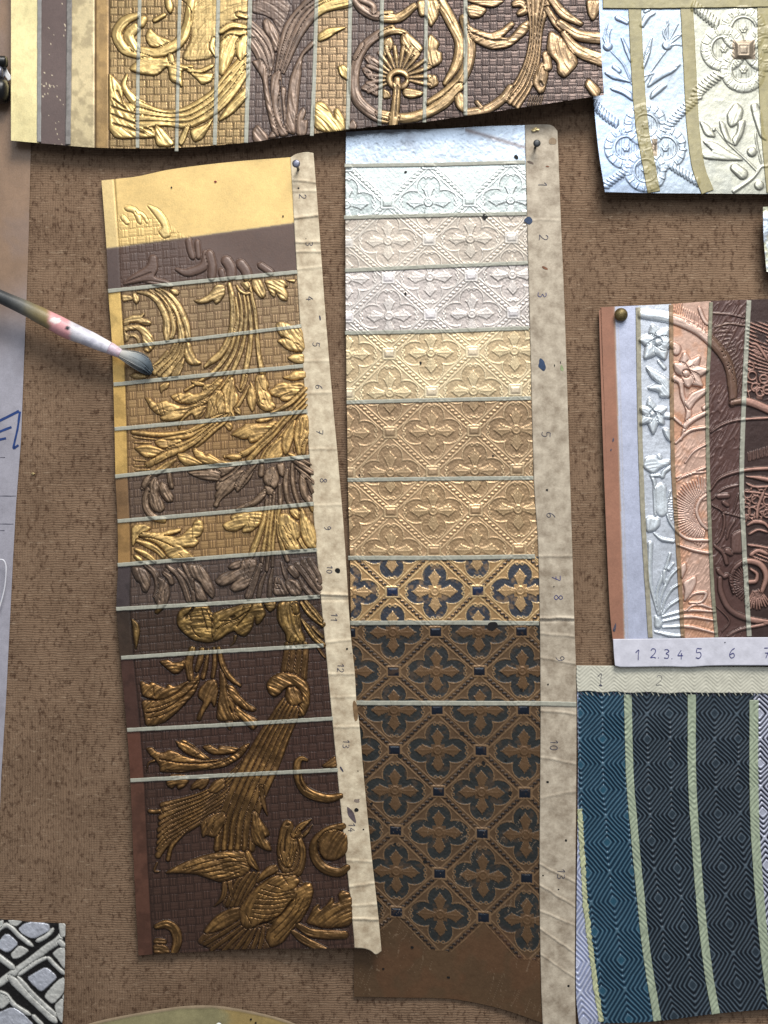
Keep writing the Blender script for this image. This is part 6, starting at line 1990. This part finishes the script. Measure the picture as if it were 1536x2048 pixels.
bm = strip(BP, [(1153, 1331), (1153, 1360), (1155, 1383)], [(1640, 1334), (1640, 1360), (1640, 1388)], '1153,1331 1300,1332 1440,1333 1640,1334',
           '1155,1383 1180,1382 1205,1385 1230,1383 1260,1386 1300,1384 1330,1387 1370,1385 1420,1386 1480,1386 1540,1387 1640,1388', bstrip_d, plain('cream_embossed_paper', (204, 202, 186), .55, mott=.12, scale=260, bump=.2), 'cream paper strip with fine chevrons and frayed lower edge', step=1.6)
bm.name = 'paper_label'
number(bm, '1', 1201, 1359, 24, bstrip_d, M_INK, 2, 1.3); number(bm, '2', 1319, 1361, 20, bstrip_d, M_INK, 6, 0.9)
spot(bm, 'ink_stain', 1201, 1371, 3, 2, bstrip_d, M_INK)
for i_, xx in enumerate(np.arange(1160, 1540, 11.0)):
    hgt = 4 + 5 * vnoise(np.array([xx]), np.array([0.]), 20, 281)[0]
    ribbon(bm, 'frayed_thread', [(xx, 1384), (xx + 3, 1384 + hgt * .6), (xx + 4.5, 1384 + hgt)], 1.6, lambda U, Vv: blue_depth(U, Vv) + 4.2, M_TAPE if i_ % 3 else M_INK, 0.5, thick=False, step=1.2)

# ================================================================= black and white lattice panel (lower left)
R = Relief()
R.hs = 0.7
R.motif('bar')
for q, ww in (('-60,440 70,362 210,480 335,575', 26), ('-60,1000 110,870 300,735 480,595 590,520 640,430', 40), ('-60,650 140,800', 34), ('95,890 300,1085 500,1275 570,1350', 44), ('180,885 340,1065 500,1215 600,1300', 22),
              ('190,870 370,745 480,690', 22), ('490,690 580,785 660,860', 24), ('-40,1040 60,1075 150,1180 310,1280', 26), ('335,1285 440,1390', 24), ('375,525 470,475 545,400', 24), ('610,530 660,575', 30), ('600,1290 650,1200 660,1080', 24)):
    R.S('Q', q, [ww], 6)
R.motif('tile')
for q in ('278,900 380,840 470,790 588,890 500,970 420,1042 340,970', '-40,560 70,438 190,548 80,642 0,600', '188,400 250,350 330,328 500,348 505,415 340,500 240,452', '-40,1270 130,1198 250,1280 360,1400 -40,1420'):
    R.P('Q', q, 5, 2.2)
    R.motif('tile')
R.motif('pebble')
for q in ('448,1090 590,930 660,895 660,1040 540,1172', '538,650 600,600 664,590 668,820 600,722', '108,662 200,568 300,620 200,690 140,706', '600,340 672,345 668,480 620,470', '560,1180 645,1100 640,1372 590,1300', '-20,1060 60,1090 100,1150 0,1230', '80,310 230,315 170,370 110,350', '-40,330 40,310 10,380 -40,400'):
    R.P('Q', q, 4, 2.2)
    R.motif('pebble')
BW_R = R
bw_depth = lambda U, Vv: 12 + wavy(U, Vv, 1.0, 120, 291)
U, Vv = coons('-90,1832 0,1838 60,1843 131,1847', '-90,2120 0,2120 122,2120', '-90,1832 -90,1980 -90,2120', '131,1847 129,1960 125,2048 122,2120', 1.4)
H, I, C = BW_R.ev(U, Vv)
ra = sstep(H, 0.5, 2.2)[..., None]
til = np.isin(I, [k for k, n in enumerate(BW_R.names) if n == 'tile'])[..., None]
rgb = lin((22, 20, 20)) * (1 - ra) + np.where(til, lin((208, 212, 224)), lin((196, 196, 190))) * ra
rgb = rgb * (0.7 + 0.6 * fbm(U, Vv, 10, 293, 4))[..., None]
x, y, z = pt(30, 2060, 0)
WP = thing('leather_sample', (x, y, z), 'small black and white sample of raised crossing bars at the lower left', 'leather sample')
sheet(WP, U, Vv, bw_depth(U, Vv), H + 1.6 * (fbm(U, Vv, 5, 295, 3) - 0.5), rgb, np.where(til[..., 0], .5, .15), np.full(U.shape, .42), np.zeros(U.shape, int), I, BW_R.names, ['black ground'])

# ================================================================= round gold board (bottom) and pale sample edge (right)
go_depth = lambda U, Vv: 30 + wavy(U, Vv, 1.5, 120, 301)
U, Vv = coons('120,2075 179,2047 270,2027 360,2013 425,2011 479,2018 540,2031 589,2047 660,2085', '60,2200 350,2210 720,2200', '120,2075 90,2130 60,2200', '660,2085 690,2130 720,2200', 1.8)
n = fbm(U, Vv, 26, 303, 4)
lip = sstep(9 - (Vv - np.interp(U, [120, 179, 270, 360, 425, 479, 540, 589, 660], [2075, 2047, 2027, 2013, 2011, 2018, 2031, 2047, 2085])), 3, 6)
k = sstep(U + 60 * (n - 0.5), 430, 470)[..., None]
rgb = lin((176, 166, 116)) * (1 - k) + lin((196, 166, 96)) * k
rgb = rgb * (0.78 + 0.42 * n)[..., None]
rgb = rgb * (1 - lip[..., None]) + lin((206, 178, 140)) * lip[..., None]
x, y, z = pt(400, 2200, 0)
GP = thing('leather_sample', (x, y, z), 'round topped olive gold sample rising over the bottom edge', 'leather sample')
sheet(GP, U, Vv, go_depth(U, Vv), 0.8 * (n - 0.5) + 1.2 * lip, rgb, np.full(U.shape, .45), np.full(U.shape, .42), np.zeros(U.shape, int), np.zeros(U.shape, int), ['ground'], ['olive gold face'], thick=12)
for cx, cy in ((502, 2039), (511, 2046)):
    spot(GP, 'hole', cx, cy, 2.2, 2.2, lambda U, Vv: go_depth(U, Vv) + 1, M_HOLE)

pe_depth = lambda U, Vv: 34 + wavy(U, Vv, 1.5, 60, 311)
U, Vv = coons('1526,414 1570,410 1640,404', '1533,543 1570,552 1640,556', '1526,414 1527,470 1530,510 1533,543', '1640,404 1640,480 1640,556', 1.6)
n = fbm(U, Vv, 18, 313, 4)
rgb = lin((206, 206, 176)) * (1 - sstep(n, .4, .6)[..., None]) + lin((196, 208, 222)) * sstep(n, .4, .6)[..., None]
x, y, z = pt(1580, 556, 0)
EP = thing('leather_sample', (x, y, z), 'edge of a pale silver sample between the silver and copper samples', 'leather sample')
sheet(EP, U, Vv, pe_depth(U, Vv), 5 * (n - 0.5), rgb, np.full(U.shape, .5), np.full(U.shape, .4), np.zeros(U.shape, int), np.zeros(U.shape, int), ['ground'], ['pale silver face'], thick=8)

# ================================================================= paintbrush
tipd = float(LSURF(np.array([[302.0]]), np.array([[742.0]]))[0, 0]) + 7
ax = np.array([(-160, 518, 62, 9.5), (-60, 565, 57, 10.5), (0, 593, 54, 11.5), (53, 617, 51, 13.2), (106, 644, 48.5, 15.5), (137, 660, 47, 15.6), (177, 677, 45, 13.6), (205, 690, 44, 11.8), (221, 697, 43.2, 10.2)])


def brush_path(a, n):
    q = smooth_open(a, 4)
    return resample(q, n)


q = brush_path(ax, 110)
P3 = np.array([pt(*r[:3]) for r in q])
rad = q[:, 3] * 1.14 * PX * (1 + 0.05 * (vnoise(np.arange(110) * 1.0, np.zeros(110), 5, 321) - 0.5))
Vb, Fb = tube(P3, rad, 28)
uu, vv_ = 768 + Vb[:, 0] / PX / ((CAMD + Vb[:, 1]) / CAMD), 1024 - Vb[:, 2] / PX / ((CAMD + Vb[:, 1]) / CAMD)
nb = (fbm(uu, vv_ + Vb[:, 1] / PX, 14, 323, 3) - 0.5) * 46
stops = [(-200, (52, 54, 58)), (10, (56, 58, 60)), (40, (94, 94, 90)), (62, (120, 112, 88)), (92, (138, 122, 82)), (100, (214, 156, 158)), (134, (220, 160, 164)), (142, (206, 202, 208)), (180, (222, 222, 232)), (300, (214, 208, 222))]
su = uu + nb * 0.35
cols = np.stack([np.interp(su, [s[0] for s in stops], [s[1][k] for s in stops]) for k in range(3)], 1)
wb = np.hypot((uu - 111) / 12, (vv_ - 642) / 7) < 1 + nb / 60
cols[wb] = (232, 224, 220)
db = np.hypot((uu - 135) / 5, (vv_ - 657) / 4) < 1
cols[db] = (24, 22, 30)
gb = sstep(fbm(uu, vv_, 9, 327, 3), .55, .7) * (uu > 140) * 0.35
cols = cols * (1 - gb[:, None]) + np.array((150, 148, 166)) * gb[:, None]
x, y, z = pt(221, 697, 43)
BR = thing('paintbrush', (x, y, z), 'paint smeared round brush leaning in from the left edge', 'paintbrush')
she = np.tile([0.0, 0.42, 0.0], (len(Vb), 1))
mesh_obj('handle', Vb, Fb, M_LEAF, BR, {'finish': lin(cols), 'sheen': she})
fa = np.array([(219, 696, 43.3, 12.2), (226, 699.5, 42.8, 11.6), (234, 704, 42.2, 10.2), (241, 707.5, 41.4, 8.8)])
q = brush_path(fa, 14)
Vb, Fb = tube(np.array([pt(*r[:3]) for r in q]), q[:, 3] * PX, 28)
mesh_obj('ferrule', Vb, Fb, plain('paint_caked_ferrule', (214, 206, 220), .4, mott=.2, scale=500, bump=.4, rgb2=(196, 160, 170)), BR)
# bristles: a packed core and many single hairs
ctr = np.array([(240, 707, 41.5), (256, 713, 40), (275, 721, tipd + 4.5), (292, 732, tipd + 1), (302, 745, tipd - 1)], float)
cr_ = np.array([8.0, 12.0, 15.5, 13.5, 4.5])
q = resample(smooth_open(np.c_[ctr, cr_], 2), 26)
Vb, Fb = tube(np.array([pt(*r[:3]) for r in q]), q[:, 3] * PX, 22)
tt = np.clip((768 + Vb[:, 0] / PX - 240) / 64, 0, 1)
cl = np.stack([np.interp(tt, [0, .35, .7, 1], c) for c in ((188, 176, 128, 70), (184, 176, 136, 82), (176, 172, 140, 92))], 1)
tuft = mesh_obj('bristles', Vb, Fb, M_LEAF, BR, {'finish': lin(cl), 'sheen': np.tile([0, .7, 0], (len(Vb), 1))})
rs = np.random.RandomState(8)
Vs, Fs, Cs, n0 = [], [], [], 0
for k in range(420):
    a0 = rs.uniform(0, 2 * np.pi)
    f = math.sqrt(rs.uniform(0.25, 1))
    endt = rs.uniform(0.82, 1.03)
    ts = np.linspace(0, endt, 8)
    ii = np.clip(ts, 0, 1) * 25
    base = np.stack([np.interp(ii, np.arange(26), q[:, j]) for j in range(4)], 1)
    spread = base[:, 3] * f * (1.06 + 0.10 * rs.uniform(-1, 1)) + 1.2 * ts ** 2 * rs.uniform(0, 2.2)
    ang = a0 + 0.25 * rs.uniform(-1, 1) * ts
    d = np.array([0.86, 0.5])
    nx, ny = -d[1], d[0]
    u_ = base[:, 0] + nx * np.cos(ang) * spread + (ts > 1) * 2
    v_ = base[:, 1] + ny * np.cos(ang) * spread
    dd = base[:, 2] + np.sin(ang) * spread * 0.8
    dd = np.maximum(dd, tipd - 6)
    V_, F_ = tube(np.array([pt(*r) for r in np.c_[u_, v_, dd]]), np.linspace(0.85, 0.4, 8) * PX, 4, cap=False)
    g = rs.uniform(0.5, 1.35)
    c = np.repeat(np.stack([np.interp(ts, [0, .35, .7, 1], c) for c in ((196, 184, 120, 52), (192, 184, 130, 66), (184, 180, 138, 78))], 1) * g, 4, 0)
    Vs.append(V_); Fs.append(F_ + n0); Cs.append(np.clip(c, 0, 255)); n0 += len(V_)
hair = mesh_obj('bristle_hair', np.vstack(Vs), np.vstack(Fs), M_LEAF, tuft, {'finish': lin(np.vstack(Cs)), 'sheen': np.tile([0, .6, 0], (n0, 1))})
tag(hair, kind='stuff')

# ================================================================= nails and pins


def lathe_out(u, v, d0, prof, tilt=(0, 0), seg=24):
    """turned shape standing out of the wall at a px; prof = [(radius px, out px)]"""
    x, y, z = pt(u, v, d0)
    th = np.linspace(0, 2 * np.pi, seg, endpoint=False)
    V = []
    for r, h in prof:
        V.append(np.stack([x + (np.cos(th) * r + tilt[0] * h) * PX, np.full(seg, y - h * PX), z + (np.sin(th) * r + tilt[1] * h) * PX], 1))
    V = np.vstack(V)
    F = []
    for i in range(len(prof) - 1):
        for j in range(seg):
            F.append((i * seg + j, i * seg + (j + 1) % seg, (i + 1) * seg + (j + 1) % seg, (i + 1) * seg + j))
    return V, np.array(F)


def nail(u, v, d0, shaft, head, mat, mat2, label, tilt):
    x, y, z = pt(u, v, d0)
    t = thing('nail', (x, y, z), label, 'nail')
    V, F = lathe_out(u, v, d0 - 3, shaft, tilt, 14)
    mesh_obj('shank', V, F, mat2, t)
    V, F = lathe_out(u, v, d0 - 3, head, tilt, 28)
    mesh_obj('head', V, F, mat, t)
    return t


one = lambda f, u, v: float(f(np.array([[float(u)]]), np.array([[float(v)]]))[0, 0])
nail(597, 340, one(strip_d, 597, 340), [(2.6, 0), (2.6, 36)], [(0.2, 35), (5, 35.5), (7.6, 37), (7.8, 38.5), (7.2, 39.6), (4, 40.2), (0.1, 40.4)], M_STEEL, M_NAILDARK, 'flat headed grey nail through the cream margin', (-0.05, 0.04))
nail(1070, 296, one(rstrip_d, 1070, 296), [(2.6, 0), (2.6, 22)], [(0.2, 21), (5, 21.5), (7.0, 23), (7.2, 24.5), (6.4, 25.6), (3, 26.2), (0.1, 26.3)], M_NAILDARK, M_NAILDARK, 'dark flat nail through the grey margin', (0.03, 0.08))
nail(1240, 631, one(cop_depth, 1240, 631), [(4, 0), (4, 10)], [(0.2, 9), (11, 9.2), (13.4, 10.5), (12.8, 13), (10, 16.4), (6, 18.6), (2, 19.6), (0.1, 19.7)], M_BRASS, M_NAILDARK, 'tarnished domed brass nail at the corner of the copper sample', (0.0, 0.0))
nail(440, 2044, one(go_depth, 440, 2044), [(1.6, 0), (1.6, 18)], [(0.2, 14), (4, 14.5), (6.2, 17), (6.0, 20), (3.6, 22.5), (0.1, 23.2)], plain('white_plastic', (232, 236, 236), .3, mott=.05), M_STEEL, 'white headed pin in the olive gold sample', (0.0, 0.0))

# ================================================================= small things at the left edge
x, y, z = pt(-10, 150, 0)
CLT = thing('clamp', (x, y, z), 'black clamp with a steel collar poking in beside the top sample', 'clamp')
m_blk = plain('black_plastic', (22, 23, 25), .35, mott=.2, scale=200)


def round_bar(name, u0, u1, v, d, r, mat, parent, v2=None):
    us = np.array([u0, u0 + (u1 - u0) * .5, u1 - r * .35, u1 - r * .12, u1])
    rr = np.array([r, r, r * .98, r * .8, r * .35]) * PX
    P3 = np.array([pt(u, v if v2 is None else np.interp(u, [u0, u1], [v, v2]), d) for u in us])
    V, F = tube(P3, rr, 24)
    return mesh_obj(name, V, F, mat, parent)


round_bar('knob', -60, 15, 121, 36, 11.5, m_blk, CLT, 124)
round_bar('collar', -60, 8, 146, 34, 13, M_STEEL, CLT)
round_bar('body', -70, 18, 178, 34, 24, m_blk, CLT, 183)
ribbon(CLT, 'clear_tag', [(7, 134), (12, 146), (16, 152), (20, 160)], 10, lambda U, Vv: 26 + 0 * U, plain('clear_plastic', (206, 206, 206), .2, mott=.2, scale=200), 0.8)

pts = np.array([(-30, 1132, 20), (-8, 1121, 22), (6, 1120, 22), (11.5, 1130, 21), (12, 1146, 20), (10, 1170, 18), (5, 1194, 17), (-4, 1222, 16), (-20, 1250, 15)], float)
q = resample(smooth_open(pts, 2), 70)
V, F = tube(np.array([pt(*r) for r in q]), np.full(70, 1.5 * PX), 10)
o = mesh_obj('plastic_loop', V, F, plain('milky_plastic', (222, 222, 230), .25, mott=.08, scale=200))
tag(o, 'thin clear plastic loop standing out from the lilac sheet at the left', 'loop')


def flake(u, v, d, r, mat, label, seed):
    rs = np.random.RandomState(seed)
    th = np.linspace(0, 2 * np.pi, 11, endpoint=False)
    rr = r * rs.uniform(.55, 1.25, 11)
    V = [pt(u, v, d + 3.2)] + [pt(u + math.cos(a) * q, v + math.sin(a) * q * .6, d + rs.uniform(.8, 4)) for a, q in zip(th, rr)]
    V += [pt(u, v, d + 1.2)] + [pt(u + math.cos(a) * q * .9, v + math.sin(a) * q * .55, d + .6) for a, q in zip(th, rr)]
    F = [(0, 1 + j, 1 + (j + 1) % 11) for j in range(11)] + [(12, 13 + (j + 1) % 11, 13 + j) for j in range(11)]
    F += [(1 + j, 13 + j, 13 + (j + 1) % 11) for j in range(11)] + [(1 + j, 13 + (j + 1) % 11, 1 + (j + 1) % 11) for j in range(11)]
    o = mesh_obj('leaf_flake', np.array(V), np.array(F), mat, flat=True)
    return tag(o, label, 'flake')


m_fl = plain('loose_gold_leaf', (226, 204, 150), .35, .5, mott=.2, scale=600)
flake(1071, 258, one(rstrip_d, 1071, 262) + 1, 8, m_fl, 'crumpled flake of pale gold leaf above the dark nail', 3)
flake(67, 947, one(CLOTH_D, 67, 947), 4.2, m_fl, 'tiny bright flake caught on the cloth near the marker letters', 5)
